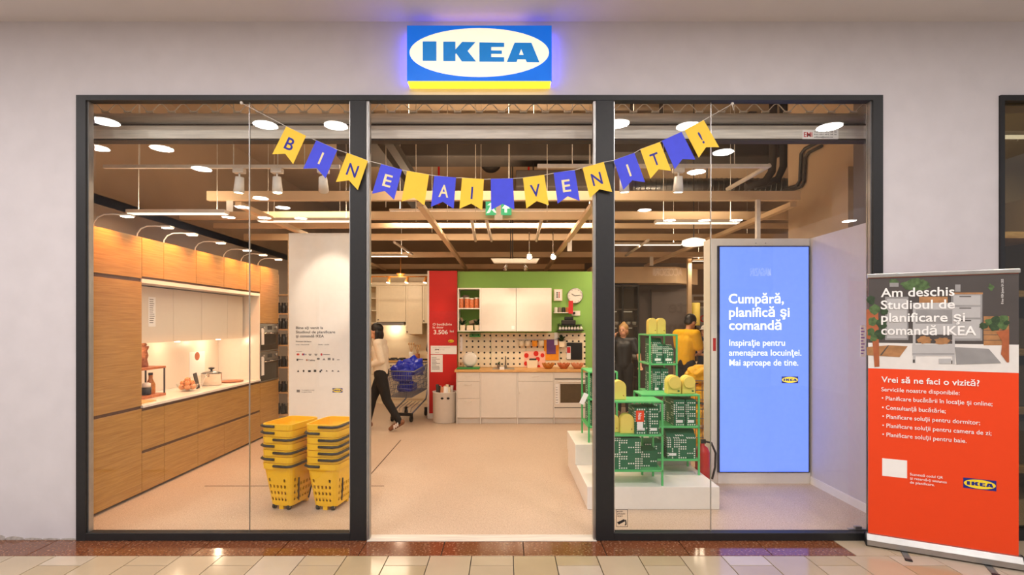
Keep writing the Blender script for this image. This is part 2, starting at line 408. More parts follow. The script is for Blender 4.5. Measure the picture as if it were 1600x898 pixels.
def tile_mesh(w_, d_, mat):
    q = B(); q.box(-w_/2+.003, w_/2-.003, -d_/2+.003, d_/2-.003, -.012, 0, bev=.0012); me = q.mesh('floor_tile'); me.materials.append(MATS[mat]); return me
full = tile_mesh(.295, .295, 'tile_cream'); half = tile_mesh(.295, .1475, 'tile_cream'); brown = tile_mesh(.59, .275, 'tile_brown'); edge_t = tile_mesh(.295, .275, 'tile_cream')
x = -7.0
xb = X(575, 3.968)-.59*11
for i in range(23):
    if xb+.59*i+.295 < X(1300, 3.968)+.2: inst(brown, 'border_tile', floor, (xb+.59*i+.295, -.1375, 0))
    else:
        for s in (0, 1): inst(edge_t, 'floor_tile', floor, (xb+.59*i+.1475+.295*s, -.1375, 0))
x0 = X(802, 3.693)-.295*24
for i in range(48):
    cx = x0+.295*(i+.5); odd = i % 2
    y = -.275
    k = 0
    while y > -1.85:
        m = half if (odd and k == 0) else full; d = .1475 if m is half else .295
        if y-d < -1.9: break
        mat = random.choice(['tile_cream', 'tile_cream', 'tile_sand', 'tile_pale'])
        if k == 1 and odd and abs(cx-X(1395, 3.45)) < .15: mat = 'tile_brown'
        inst(m, 'floor_tile', floor, (cx, y-d/2, 0), mat=mat); y -= d; k += 1
# mall downlights, recessed discs in the mall ceiling (they also show mirrored in the panes)
refl = [(165, 188), (415, 193), (525, 194), (152, 229), (253, 230), (315, 262), (407, 308), (378, 322), (442, 323), (182, 322), (357, 338), (413, 339), (470, 340), (177, 336), (236, 336),
        (965, 191), (1075, 195), (1296, 196), (1130, 236), (1088, 267), (1007, 327), (1046, 343), (1101, 343), (1150, 343), (1327, 344), (700, 193), (740, 262), (860, 230), (640, 330), (800, 330)]
dl = None
for px, py in refl:
    Zm = FPX*(3.95-EYE)/(507-py); loc = (X(px, Zm), .06-(Zm+CAM_Y), 3.95)
    if dl is None:
        dl = thing('ceiling_downlight', 'round recessed downlight in the mall ceiling in front of the shop', 'downlight', loc, group='mall ceiling downlights')
        B().lathe([(.13, 0), (.158, 0), (.158, -.012), (.13, -.012), (.13, 0)], (0, 0, 0), 28, caps=False).build('trim_ring', 'white', dl, local=True)
        B().cyl((0, 0, -.004), (0, 0, -.009), .13, seg=28).build('lens', 'lamp_glow', dl, local=True)
        area('lamp', Vector(loc)-Vector((0, 0, .02)), (0, 0, 0), .26, .26, MALL_LAMP, NEUT, dl, shape='DISK')
        o = dl
    else:
        o = copy_tree(dl); o.location = loc
# opposite shopfront (seen only mirrored in the glass)
b = B(); b.box(-7, 7, -9.9, -9.6, 2.55, 3.95); b.box(1.2, 7, -9.9, -9.7, 0, 2.55); b.box(-7, -5, -9.9, -9.7, 0, 2.55)
wo = struct('wall_opposite', b, 'tile_pale', label='opposite shopfront wall with lettering on its fascia', cat='wall')
def opp_text(s, px0, px1, base, h, mat):
    Zm = 9.6-CAM_Y+.06; xa, xb_ = X(px0, Zm), X(px1, Zm)
    t = text('lettering', s, mat, wo, 0, abs(xb_-xa), 0, 0, size=h, bold=.02, depth=.02)
    t.rotation_euler = (0, 0, PI); t.location = Vector((max(xa, xb_), -9.59 if base > 2.55 else -9.69, base))-wloc(wo)
opp_text('ACCESORII', 1020, 1066, 2.92, .2, 'panel_glow'); opp_text('SMARTHINK', 265, 318, 2.92, .2, 'panel_glow'); opp_text('MAGAZIN', 1172, 1204, 2.92, .2, 'panel_glow')
opp_text('arte', 1046, 1094, 1.95, .34, 'black_print'); opp_text('diferent', 1034, 1128, 1.42, .34, 'black_print')

# ---------------- glazed shopfront
b = B(); Y0, Y1 = -.02, .05
b.box(-3.26, -3.188, Y0, Y1, 0, 3.383); b.box(2.79, 2.865, Y0, Y1, 0, 3.383); b.box(-3.188, 2.79, Y0, Y1, 3.343, 3.383)
w1 = struct('window_1', b, 'frame_black', label='dark metal frame of the shopfront glazing with an open doorway', cat='window frame')
for x0, x1 in ((-1.181, -1.062), (.688, .822)):
    B().box(x0, x1, Y0, Y1, 0, 3.343, bev=.003).build('mullion', 'frame_black', w1)
for x0, x1 in ((-3.188, -1.181), (.822, 2.79)):
    B().box(x0, x1, Y0, Y1, 0, .058, bev=.003).build('bottom_rail', 'frame_black', w1)
for x0, x1 in ((-1.062, -1.037), (.668, .688)):
    b = B(); b.box(x0, x1, -.005, .048, 0, 3.343)
    b.box(x0+.008, x1-.008, -.012, -.005, 0, 3.318); b.build('door_track', 'alu', w1)
for x0, x1 in ((-3.188, -3.178), (-1.191, -1.181), (.822, .832), (2.78, 2.79)):
    B().box(x0, x1, .0, .046, .058, 3.343).build('glazing_bead', 'alu', w1)
for x0, x1 in ((-3.178, -1.969), (-1.963, -1.191), (.832, 1.572), (1.578, 2.78)):
    B().box(x0, x1, .024, .036, .058, 3.343).build('pane', 'pane_glass', w1)
for x0 in (-1.9682, 1.5728): B().box(x0, x0+.0044, .022, .038, .058, 3.343).build('pane_joint', 'alu', w1)
struct('trim_1', B().box(-1.05, .69, -.03, .09, -.004, .004), 'galv', label='worn metal threshold strip across the open doorway', cat='threshold')
# neighbouring shopfront at the right edge
b = B(); b.box(3.76, 3.79, -.02, .08, 0, 3.383); b.box(3.79, 7, -.02, .08, 3.34, 3.383); b.box(3.79, 7, -.02, .08, 0, .08)
w2 = struct('window_2', b, 'frame_black', label='dark framed window of the neighbouring shop beside the banner', cat='window frame')
B().box(3.79, 7, .02, .032, .08, 3.34).build('pane', 'pane_dark', w2)
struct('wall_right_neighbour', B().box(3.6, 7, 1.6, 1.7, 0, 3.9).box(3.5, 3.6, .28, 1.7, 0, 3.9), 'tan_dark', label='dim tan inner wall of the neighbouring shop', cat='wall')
ns = thing('display_shelf', 'dim wooden display shelving behind the neighbouring shop window', 'shelf', (4.6, 1.3, 0))
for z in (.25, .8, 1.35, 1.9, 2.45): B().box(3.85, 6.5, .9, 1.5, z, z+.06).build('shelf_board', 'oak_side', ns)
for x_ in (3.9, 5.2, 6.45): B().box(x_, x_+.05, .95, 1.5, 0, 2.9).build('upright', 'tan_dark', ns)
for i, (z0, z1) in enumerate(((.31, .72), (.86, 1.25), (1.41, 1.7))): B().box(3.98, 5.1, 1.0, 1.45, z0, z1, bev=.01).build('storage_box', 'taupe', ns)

# ---------------- sign above the door
sx0, sx1, sz0, sz1 = -.732, .342, 3.44, 3.859; scx, scz = (sx0+sx1)/2, (sz0+sz1)/2
sg = thing('shop_sign', 'blue illuminated box sign with heavy letters on a cream oval above the doorway', 'sign', (scx, -.105, sz0))
q = B(); q.box(sx0+.006, sx1-.006, -.085, 0, sz0+.006, sz1-.006); q.build('housing', 'sign_trim', sg)
B().box(sx0, sx1, -.105, -.085, sz0+.008, sz1).build('face', 'sign_blue', sg)
for x0, x1 in ((sx0-.001, sx0+.005), (sx1-.005, sx1+.001)): B().box(x0, x1, -.07, -.012, sz0+.02, sz1-.01).build('side_glow_strip', 'sign_halo_blue', sg)
B().box(sx0+.02, sx1-.02, -.026, -.012, sz1-.006, sz1+.001).build('top_glow_strip', 'sign_halo_blue', sg)
B().box(sx0+.2, sx1-.2, -.085, -.05, sz1-.006, sz1+.001).build('top_glow_strip', 'sign_halo_yellow', sg)
B().box(sx0+.005, sx1-.005, -.103, -.006, sz0-.003, sz0+.007).build('bottom_glow_strip', 'sign_halo_yellow', sg)
for o in [0]:
    lx = lambda v: v-scx
    logo(sg, 0, scz-sz0+.006, sx1-sx0, sz1-sz0-.01, 0, None, 'sign_cream', 'sign_letter', .004)
for s_ in (-1, 1): # small fixings in the ceiling
    pass

# ---------------- roller shutter inside the glass
sh = thing('roller_shutter', 'raised metal roller shutter with galvanised bar across the top of the glazing', 'shutter', (-.2, .37, 3.16))
B().cyl((-3.45, .37, 3.345), (3.1, .37, 3.345), .052, seg=24).build('roll', 'galv', sh)
B().box(-3.45, 3.1, .32, .42, 3.282, 3.292).build('lower_lip', 'duct_dark', sh)
B().box(-3.45, 3.1, .315, .355, 3.171, 3.279, bev=.004).build('bottom_bar', 'galv', sh)
B().box(-3.45, 3.1, .32, .41, 3.158, 3.171).build('rubber_seal', 'duct_dark', sh)
for x_ in (-3.5, 3.1): B().box(x_, x_+.04, .0905, .42, 3.28, 3.42).build('end_bracket', 'dark', sh)
n = 40
for k in range(n):
    x0 = -3.4+k*.182
    if x0 > 3.0: break
    pts = [(x0+.182*t/10, .34, 3.432+.034*math.cos(2*PI*t/10)) for t in range(11)]
    B().tube(pts, .0045, 5).build('grille_wave', 'galv', sh)
    B().box(x0+.06, x0+.12, .33, .35, 3.395, 3.405).build('grille_clip', 'galv', sh)
Zs = .31-CAM_Y
B().box(X(1254, Zs), X(1310, Zs), .310, .315, ZH(217, Zs), ZH(203, Zs)).build('maker_plate', 'white_print', sh)
o_ = Vector(sh.location)
text('plate_lettering', 'EMI', 'red_print', sh, X(1256, Zs)-o_.x, X(1269, Zs)-o_.x, ZH(214, Zs)-o_.z, .3095-o_.y, size=.042, bold=.012, depth=.001)
for i, s_ in enumerate(('Tel: 021 491 18 16', 'Fax: 021 491 18 16', 'office@emi.ro')):
    text('plate_lettering', s_, 'black_print', sh, X(1272, Zs)-o_.x, X(1307-6*(i == 2), Zs)-o_.x, ZH(207+4*i, Zs)-o_.z, .3095-o_.y, size=.011, depth=.001)

# ================================================================ SETTING: store interior
struct('floor_store', B().box(-4.3, 6.6, .0, 14, -.06, 0), 'store_floor', label='speckled warm beige floor inside the store', cat='floor')
fs = bpy.data.objects['floor_store']
b = B(); b.box(X(320, 5.29), X(600, 5.29), 1.316, 1.328, 0, .0015); b.build('floor_joint', 'joint', fs)
a_, c_ = P(626.5, 687, 1), None
za, zb = FPX*EYE/(687-507), FPX*EYE/(741-507)
pa, pb = P(626.5, 687, za), P(579, 741, zb)
B().box(-.004, .004, 0, 0, 0, 0) if False else None
b = B(); d = Vector((pb.x-pa.x, pb.y-pa.y, 0)).normalized(); nrm = Vector((-d.y, d.x, 0))*.006
for s_ in (0,): b.prism([tuple((pa+nrm)[:2]), tuple((pb+nrm)[:2]), tuple((pb-nrm)[:2]), tuple((pa-nrm)[:2])], 0, .0015, axis='z')
b.build('floor_joint', 'joint', fs)
struct('wall_left', B().box(-4.2, -4.1, .09, 14, 0, 2.95), 'taupe', label='taupe left wall above the oak kitchen', cat='wall')
struct('wall_left_upper', B().box(-4.75, -4.65, .09, 14, 2.95, 4.7).box(-4.75, -4.1, .09, 14, 2.85, 2.949), 'tan', label='tan upper left wall set back over the kitchen wall', cat='wall')
struct('ceiling_store', B().box(-4.75, 6.6, .09, 14.1, 4.7, 4.8), 'tan', label='tan ceiling high above the store beams', cat='ceiling')
struct('wall_back', B().box(-4.75, 6.6, 10.0, 10.1, 0, 4.7), 'tan', label='tan rear wall of the store', cat='wall')
struct('wall_right_far', B().box(6.5, 6.6, 2.2, 14, 0, 4.7), 'tan', label='far right tan wall of the store', cat='wall')
struct('wall_right', B().box(3.35, 3.45, .09, 2.2, 0, 4.7).box(3.45, 6.6, 2.1, 2.2, 0, 4.7), 'tan', label='tan side wall above the white panel on the right', cat='wall')
b = B(); b.box(3.15, 3.35, .09, 1.75, .0, 2.53); wp = struct('wall_right_panel', b, 'greige_panel', label='pale partition wall beside the blue screen', cat='wall')
struct('baseboard_right', B().box(3.138, 3.15, .09, 1.39, 0, .075), 'white', label='white baseboard along the pale partition', cat='baseboard')
struct('trim_2', B().box(3.22, 3.35, .3, .85, 2.531, 4.69), 'grey_wall', label='grey concrete pier above the pale partition', cat='pier')
B().box(3.27, 3.3495, 1.0, 1.25, 2.56, 3.15).build('wall_box', 'tan', None)
tag(bpy.data.objects['wall_box'], 'boxed-in tan service duct above the pale partition', 'duct cover')

# ceiling grid of beams
def beam_x(x0, x1, Z, z, h=.1, d=.06, mat='beam', name='ceiling_beam', lab=''):
    return tag(B().box(x0, x1, Z+CAM_Y-d/2, Z+CAM_Y+d/2, z, z+h, bev=.004).build(name, mat), lab, 'beam', 'beams of the store ceiling grid')
def beam_y(x_, Z0, Z1, z, h=.1, d=.07, mat='beam', lab=''):
    return tag(B().box(x_-d/2, x_+d/2, Z0+CAM_Y, Z1+CAM_Y, z, z+h, bev=.004).build('ceiling_beam', mat), lab, 'beam', 'beams of the store ceiling grid')
ZB = 2.96
beam_x(X(325, 5.55), 3.13, 5.55, ZB, .1, .06, lab='frontmost cream cross beam of the ceiling grid, behind the bunting')
beam_x(-4.09, 6.4, 6.55, ZB, .1, .06, lab='second cream cross beam of the ceiling grid, behind the exit sign')
beam_x(-4.09, 6.4, 7.3, ZB+.03, .07, .05, lab='third cream cross beam of the ceiling grid from the glass')
beam_x(-4.09, 6.4, 8.15, ZB, .1, .06, lab='fourth cream cross beam of the ceiling grid from the glass')
beam_x(-4.09, 6.4, 10.2, ZB, .1, .06, lab='rear cream cross beam of the ceiling grid above the green wall')
beam_x(-4.09, 6.4, 12.4, ZB, .12, .06, lab='hindmost cream cross beam near the rear wall')
for x_, l in ((-2.87, 'lengthwise cream ceiling beam above the white welcome panel'), (-.92, 'lengthwise cream ceiling beam left of the exit sign'), (.95, 'lengthwise cream ceiling beam right of the exit sign'), (3.09, 'lengthwise cream ceiling beam over the blue screen')):
    beam_y(x_, 5.585, 12.36, ZB-.055, .055, lab=l)
for px0, py0, Z0, px1, py1, Z1, l in ((737, 343, 6.6, 743, 376, 8.1, 'thin white ceiling strut, left one between the middle beams'), (760, 343, 6.6, 768, 376, 8.1, 'thin white ceiling strut, second one between the middle beams'), (846, 343, 6.6, 838, 376, 8.1, 'thin white ceiling strut, right one between the middle beams'),
        (1203, 258, 5.0, 1136, 296, 5.5, 'slanting white strut at the end of the right light rail'), (1013, 375, 8.0, 978, 399, 9.8, 'slanting white strut beyond the right mullion'), (616, 378, 8.2, 644, 397, 10.1, 'slanting cream strut near the left mullion')):
    tag(B().cyl(P(px0, py0, Z0), P(px1, py1, Z1), .022, seg=8).build('ceiling_strut', 'beam_white'), l, 'strut')
rods = [(603, 6.2, 4.69), (650, 7.1, 4.69), (675, 7.9, 4.69), (699, 7.1, 4.69), (743, 7.1, 4.69), (796, 7.1, 4.69), (855, 7.1, 4.69), (922, 7.1, 4.69), (365, 4.72, 4.69), (434, 4.72, 4.69)]
for px, Z, zt in rods:
    tag(B().cyl((X(px, Z), Z+CAM_Y, ZB+.08), (X(px, Z), Z+CAM_Y, zt), .005, seg=6).build('hanger_rod', 'galv'), 'thin metal hanger rod carrying the ceiling grid', 'rod', 'hanger rods of the ceiling grid')
# ducts and services
tag(B().box(-2.4, 3.9, 3.4, 3.9, 4.02, 4.3, bev=.02).box(-2, -1.9, 3.5, 3.8, 4.3, 4.7).box(3.5, 3.6, 3.5, 3.8, 4.3, 4.7).build('air_duct', 'duct_dark'), 'dark rectangular air duct across the ceiling behind the shutter', 'duct')
tag(B().box(-1.7, -1.5, 1.6, 5.5, 3.75, 3.9).box(-1.35, -1.25, 1.6, 5.5, 3.65, 3.75).build('cable_tray', 'duct_dark'), 'dark cable tray running back above the left of the doorway', 'cable tray')
b = B(); c0 = P(767, 254, 9.4); b.lathe([(.19, 0), (.19, .3), (.15, .3), (.15, .02)], (0, 0, 0), 22)
o = b.build('air_vent', 'dark', None, local=True); o.location = c0; o.rotation_euler = (PI/2, 0, 0); tag(o, 'round dark ventilation opening behind the bunting', 'vent')
b = B(); y_ = 4.3
pts = []
b.cyl((X(985, 8.3), y_, 3.82), (X(1228, 8.3), y_, 3.82), .14, seg=18)
b.cyl((3.2, y_, 3.82), (3.2, y_, 4.7), .012, seg=6); b.cyl((4.2, y_, 3.82), (4.2, y_, 4.7), .012, seg=6)
spd = tag(b.build('spiral_duct', 'steel'), 'silver spiral air duct behind the right light rail', 'duct')
for i in range(30):
    xx = X(985, 8.3)+.03+i*.082
    B().lathe([(.141, -.006), (.149, 0), (.141, .006)], (0, 0, 0), 18).build('seam', 'steel', spd, local=True)
    s_ = spd.children[-1] if spd.children else None
for i, ch in enumerate(spd.children):
    ch.rotation_euler = (0, PI/2, 0); ch.location = Vector((X(985, 8.3)+.03+i*.082, y_, 3.82))-Vector(spd.location)
def onw(px, py, xw): return P(px, py, xw*FPX/(px-790))
tag(B().tube([onw(1225, 296, 3.32), onw(1245, 290, 3.32), onw(1250, 282, 3.32), onw(1252, 240, 3.32), onw(1258, 232, 3.32), onw(1278, 222, 3.32)], .02, 8).build('pipe', 'dark'), 'dark conduit bending down the tan wall, outer one', 'pipe')
tag(B().tube([onw(1228, 300, 3.325), onw(1251, 292, 3.325), onw(1256, 284, 3.325), onw(1258, 246, 3.325), onw(1264, 238, 3.325), onw(1284, 228, 3.325)], .018, 8).build('pipe', 'duct_dark'), 'dark conduit bending down the tan wall, inner one', 'pipe')
tag(B().tube([P(1165, 292, 6.9), P(1195, 284, 6.9), P(1206, 268, 6.9), P(1208, 240, 6.9), Vector((P(1208, 240, 6.9).x, P(1208, 240, 6.9).y, 4.7))], .05, 10).build('pipe', 'duct_dark'), 'thick dark pipe rising beside the spiral duct', 'pipe')
tag(B().tube([P(1180, 292, 7.2), P(1215, 280, 7.2), P(1224, 260, 7.2), P(1224, 232, 7.2), Vector((P(1224, 232, 7.2).x, P(1224, 232, 7.2).y, 4.7))], .05, 10).build('pipe', 'dark'), 'thick black pipe rising right of the spiral duct', 'pipe')
tag(B().box(1.2, 2.3, 3.0, 3.3, 3.95, 4.2).box(1.7, 1.75, 3.1, 3.15, 4.2, 4.7).box(2.1, 2.15, 3.1, 3.15, 4.2, 4.7).build('cable_tray', 'duct_dark'), 'dark cable tray above the right light rail', 'cable tray')
tag(B().box(X(806, 7.6), X(930, 7.6), 3.5, 4.0, 3.62, 3.86, bev=.01).box(.4, .42, 3.7, 3.72, 3.86, 4.019).box(1.1, 1.12, 3.7, 3.72, 3.86, 4.019).build('air_unit', 'duct_dark'), 'dark ceiling air unit behind the V flag', 'air unit')
for x_, l in ((X(686, 9), 'thin red sprinkler pipe left of the round vent'), (X(826, 9), 'thin red sprinkler pipe right of the round vent')):
    tag(B().cyl((x_, 5.0, 3.7), (x_, 5.0, 4.69), .018, seg=8).build('sprinkler_pipe', 'red'), l, 'pipe')

# ================================================================ LEFT OAK KITCHEN (fronts at x = -3.5)
XF, XW = -3.5, -4.1
YS = [.43, 1.04, 1.37, 1.95, 2.51, 3.09, 3.45, 4.05]
def front(par, y0, y1, z0, z1, mat='oak', name='door', x=XF):
    return B().box(x-.02, x, y0+.0025, y1-.0025, z0, z1, bev=.0015).build(name, mat, par)
def cabinet(name, label, y0, y1, z0, z1, cat='cabinet', x=XF, mat='oak_side', group=None, xw=XW):
    t = thing(name, label, cat, ((x+xw)/2, (y0+y1)/2, z0), group=group)
    B().box(xw+.001, x-.022, y0+.001, y1-.001, z0, z1).build('carcass', mat, t); return t
# tall cabinet by the glass
t = cabinet('tall_cabinet', 'tall oak cabinet nearest the glass at the left edge of the kitchen', .43, 1.04, .06, 2.47)
front(t, .43, 1.04, .03, .83); front(t, .43, 1.04, .86, 2.05); front(t, .43, 1.04, 2.085, 2.48)
B().box(XF-.018, XF-.012, .43, 1.04, .83, .86).box(XF-.018, XF-.012, .43, 1.04, 2.05, 2.085).build('grip_recess', 'gap', t)
B().box(XW+.06, XF-.06, .43, 1.04, 0, .06).build('plinth', 'gap', t)
# base cabinets
base = [(1.04, 1.37, [(1.04, 1.37)], 'narrow oak base cabinet with two drawers next to the tall cabinet'),
        (1.37, 1.95, [(1.37, 1.95)], 'oak base cabinet with two drawers under the brown two-tier rack'),
        (1.95, 3.09, [(1.95, 2.51), (2.51, 3.09)], 'wide oak base cabinet under the steel pot, one wide drawer over two'),
        (3.09, 3.45, [(3.09, 3.45)], 'narrow oak base cabinet with two drawers beside the oven tower')]
for y0, y1, low, lab in base:
    t = cabinet('base_cabinet', lab, y0, y1, .06, .835, group='oak base cabinets')
    front(t, y0, y1, .425, .805, name='drawer_front')
    for a, c in low: front(t, a, c, .03, .395, name='drawer_front')
    B().box(XF-.018, XF-.012, y0, y1, .395, .425).box(XF-.018, XF-.012, y0, y1, .805, .833).build('grip_recess', 'gap', t)
    B().box(XW+.06, XF-.06, y0, y1, 0, .06).build('plinth', 'gap', t)
tag(B().box(XW, XF+.012, 1.041, 3.449, .837, .863, bev=.003).build('worktop', 'quartz'), 'white worktop over the oak base cabinets', 'worktop')
# oak top cabinets
ytop = [1.04, 1.36, 1.92, 2.5, 3.07, 3.45]
labs = ['orange lit oak top cabinet next to the tall cabinet', 'orange lit oak top cabinet, second along from the tall cabinet', 'orange lit oak top cabinet in the middle of the top row', 'orange lit oak top cabinet, second from the oven tower', 'orange lit oak top cabinet against the oven tower']
for i in range(5):
    y0, y1 = ytop[i], ytop[i+1]
    t = cabinet('top_cabinet', labs[i], y0, y1, 2.105, 2.47, group='oak top cabinets')
    front(t, y0, y1, 2.105, 2.48)
    B().box(XF-.02, XF-.014, y0, y1, 2.085, 2.105).build('grip_recess', 'gap', t)
# white wall cabinets in the alcove
xs = -3.72
yw = [1.045, 1.16, 1.86, 2.4, 2.99, 3.40]
labs = ['narrow white wall cabinet front next to the tall cabinet', 'white wall cabinet with a small printed sheet on its door', 'white wall cabinet in the middle above the steel pot', 'white wall cabinet, second from the oven tower', 'white wall cabinet at the oven tower end']
for i in range(5):
    y0, y1 = yw[i], yw[i+1]
    t = cabinet('wall_cabinet', labs[i], y0, y1, 1.462, 2.035, x=xs, mat='cab_cream', group='white wall cabinets')
    front(t, y0, y1, 1.45, 2.035, 'cab_cream', x=xs)
    if i == 1:
        B().box(xs+.0005, xs+.002, 1.45, 1.56, 1.62, 1.93).build('printed_sheet', 'white_print', t)
        for k in range(12): B().box(xs+.002, xs+.0025, 1.465, 1.465+.05+.03*random.random(), 1.9-k*.022, 1.907-k*.022).build('print_line', 'grey_print', t)
tag(B().box(XW+.001, XF-.001, 1.041, 3.449, 2.045, 2.083).build('alcove_top', 'white_gloss'), 'white panel closing the top of the kitchen alcove', 'panel')
tag(B().box(XW+.002, XW+.014, 1.041, 3.449, .864, 1.449).build('backsplash', 'splash'), 'white glossy backsplash behind the worktop', 'backsplash')
tag(B().box(XW+.016, XF, 3.43, 3.447, .865, 2.044).build('end_panel', 'white_gloss'), 'white end panel between alcove and oven tower', 'panel')
# under-cabinet lamps
for y_, pw, l in ((1.3, 2.6, 'small round lamp under the white wall cabinets near the tall cabinet'), (2.15, 2.4, 'small round lamp under the white wall cabinets above the pot'), (3.02, 3.6, 'bright small round lamp under the white wall cabinets by the oven tower')):
    t = thing('cabinet_lamp', l, 'lamp', (-3.86, y_, 1.437), group='lamps under the wall cabinets')
    B().cyl((-3.86, y_, 1.4615), (-3.86, y_, 1.444), .034, seg=18).build('housing', 'alu', t)
    B().cyl((-3.86, y_, 1.444), (-3.86, y_, 1.438), .028, seg=18).build('lens', 'warm_glow', t)
    point('lamp', (-3.86, y_, 1.40), pw, (1, .74, .5), t, .03)
# oven tower
t = cabinet('oven_tower', 'oak oven tower with two built-in stainless ovens at the far end', 3.45, 4.05, .06, 2.47)
front(t, 3.45, 4.05, .03, .80, name='drawer_front'); front(t, 3.45, 4.05, 1.66, 2.48)
B().box(XW+.06, XF-.06, 3.45, 4.05, 0, .06).build('plinth', 'gap', t)
for z0, z1 in ((.81, 1.24), (1.25, 1.65)):
    ov = B().box(XF-.03, XF+.002, 3.455, 4.045, z0, z1, bev=.003).build('oven', 'steel', t)
    B().box(XF+.002, XF+.006, 3.47, 4.03, z0+.02, z1-.12).build('oven_window', 'dark_glass', ov)
    B().cyl((XF+.035, 3.5, z1-.135), (XF+.035, 4.0, z1-.135), .008, seg=8).build('oven_handle', 'chrome', ov)
    B().box(XF+.002, XF+.005, 3.68, 3.82, z1-.085, z1-.03).build('display', 'dark', ov)
    for y_ in (3.55, 3.95): B().cyl((XF+.002, y_, z1-.055), (XF+.025, y_, z1-.055), .02, seg=12).build('knob', 'alu', ov)
    B().box(XF+.007, XF+.008, 3.475, 3.56, z0+.1, z1-.06).build('info_sheet', 'white_print', ov)
# arched picture lamps along the cabinet tops
LP = [.57, 1.11, 1.51, 2.06, 2.67, 3.11, 3.59]
nm = ['first', 'second', 'third', 'fourth', 'fifth', 'sixth', 'seventh']
for i, y_ in enumerate(LP):
    t = thing('picture_lamp', 'white arched picture lamp on the oak cabinet top, %s from the glass' % nm[i], 'lamp', (XF-.12, y_, 2.482), group='picture lamps over the oak cabinets')
    yy = y_+.0
    pts = [(XF-.10, yy, 2.484), (XF-.095, yy, 2.53), (XF-.06, yy, 2.575), (XF-.0, yy, 2.60), (XF+.08, yy, 2.603), (XF+.17, yy, 2.596)]
    B().tube(pts, .006, 7).build('arm', 'white', t)
    B().cyl((XF-.10, yy, 2.482), (XF-.10, yy, 2.49), .025, seg=14).build('foot', 'white', t)
    B().box(XF+.15, XF+.25, yy-.035, yy+.035, 2.584, 2.60, bev=.006).build('head', 'white', t)
    B().box(XF+.16, XF+.24, yy-.028, yy+.028, 2.578, 2.5845).build('lens', 'warm_glow', t)
    spot('lamp', (XF+.2, yy, 2.57), (XF-.02, yy, 2.2), CAB_SPOT, (1, .36, .09), 2.0, .7, t, .03)
# things on the worktop
ZT = .863
t = thing('two_tier_rack', 'reddish wooden two-tier rack with metal posts on the white worktop', 'rack', (-3.84, 1.55, ZT))
rx0, rx1, ry0, ry1 = -3.98, -3.75, 1.36, 1.78
B().box(rx0, rx1, ry0, ry1, ZT, ZT+.028, bev=.004).build('lower_shelf', 'brown_wood', t); B().box(rx0, rx1, ry0, ry1, ZT+.30, ZT+.325, bev=.004).build('upper_shelf', 'brown_wood', t)
for x_ in (rx0+.012, rx1-.012):
    for y_ in (ry0+.012, ry1-.012): B().cyl((x_, y_, ZT+.028), (x_, y_, ZT+.3), .009, seg=10).build('post', 'dark', t)
def jar(name, lab, cat, x_, y_, z_, prof, mat, lid=None, lidmat='dark', group=None):
    t = thing(name, lab, cat, (x_, y_, z_), group=group); B().lathe(prof, (0, 0, 0), 16).build('body', mat, t, local=True)
    if lid: B().lathe(lid, (0, 0, 0), 16).build('lid', lidmat, t, local=True)
    return t
z2 = ZT+.326; z1 = ZT+.029
jar('pitcher', 'white jug on the upper shelf of the rack', 'jug', -3.86, 1.47, z2, [(.03, 0), (.045, .01), (.04, .09), (.03, .12), (.035, .13)], 'white')
jar('pepper_mill', 'tall wooden pepper mill on the upper shelf of the rack', 'pepper mill', -3.87, 1.6, z2, [(.04, 0), (.042, .02), (.03, .08), (.042, .12), (.03, .17), (.045, .2), (.045, .22)], 'brown_wood', [(.02, .22), (.03, .235), (.015, .26)], 'brown_wood')
jar('canister', 'dark canister on the lower shelf of the rack', 'canister', -3.87, 1.43, z1, [(.05, 0), (.052, .01), (.042, .13), (.045, .135)], 'dark', [(.044, .135), (.044, .18), (.03, .185)], 'white')
jar('canister', 'small black canister with white lid on the lower shelf of the rack', 'canister', -3.83, 1.58, z1, [(.04, 0), (.045, .01), (.045, .08)], 'black', [(.04, .08), (.04, .12), (.02, .13)], 'white')
jar('spice_bottle', 'amber spice bottle on the lower shelf of the rack', 'bottle', -3.86, 1.69, z1, [(.04, 0), (.045, .01), (.045, .1), (.02, .16), (.02, .2)], 'amber', [(.022, .2), (.022, .225)], 'dark')
bowl = thing('onion_bowl', 'glass bowl piled with onions on the white worktop', 'bowl', (-3.72, 2.12, ZT))
B().lathe([(.05, 0), (.07, .006), (.105, .05), (.115, .085), (.108, .085), (.098, .05), (.06, .014)], (0, 0, 0), 20).build('bowl', 'clear', bowl, local=True)
k = 0
for ring, n, rr, z_ in ((0, 1, 0, .05), (1, 6, .062, .062), (2, 4, .045, .105), (3, 1, 0, .14)):
    for i in range(n):
        a = 2*PI*i/n+ring; o = B().ell((0, 0, 0), (.034, .034, .03)).cyl((0, 0, .026), (0, 0, .044), .008, .003, seg=6).build('onion', 'onion', None, local=True)
        o.location = (-3.72+rr*math.cos(a), 2.12+rr*math.sin(a), ZT+z_-.01)
        o.rotation_euler = (random.random(), random.random(), 0)
        tag(o, 'round onion heaped in the glass bowl on the worktop', 'onion', 'onions in the glass bowl')
pot = thing('steel_pot', 'stainless steel pot with dark lid knob on the white worktop', 'pot', (-3.78, 2.72, ZT))
B().lathe([(.1, 0), (.115, .008), (.118, .15), (.122, .155)], (0, 0, 0), 24).build('body', 'chrome', pot, local=True)
B().lathe([(.12, .156), (.08, .175), (.02, .185)], (0, 0, 0), 24).build('lid', 'steel', pot, local=True)
B().lathe([(.012, .185), (.012, .2), (.035, .21), (.035, .225), (.01, .23)], (0, 0, 0), 14).build('lid_knob', 'black', pot, local=True)
for s_ in (-1, 1): B().tube([(0, s_*.115, .12), (0, s_*.15, .125), (.03, s_*.15, .125), (.03, s_*.113, .12)], .006, 6).build('handle', 'chrome', pot, local=True)
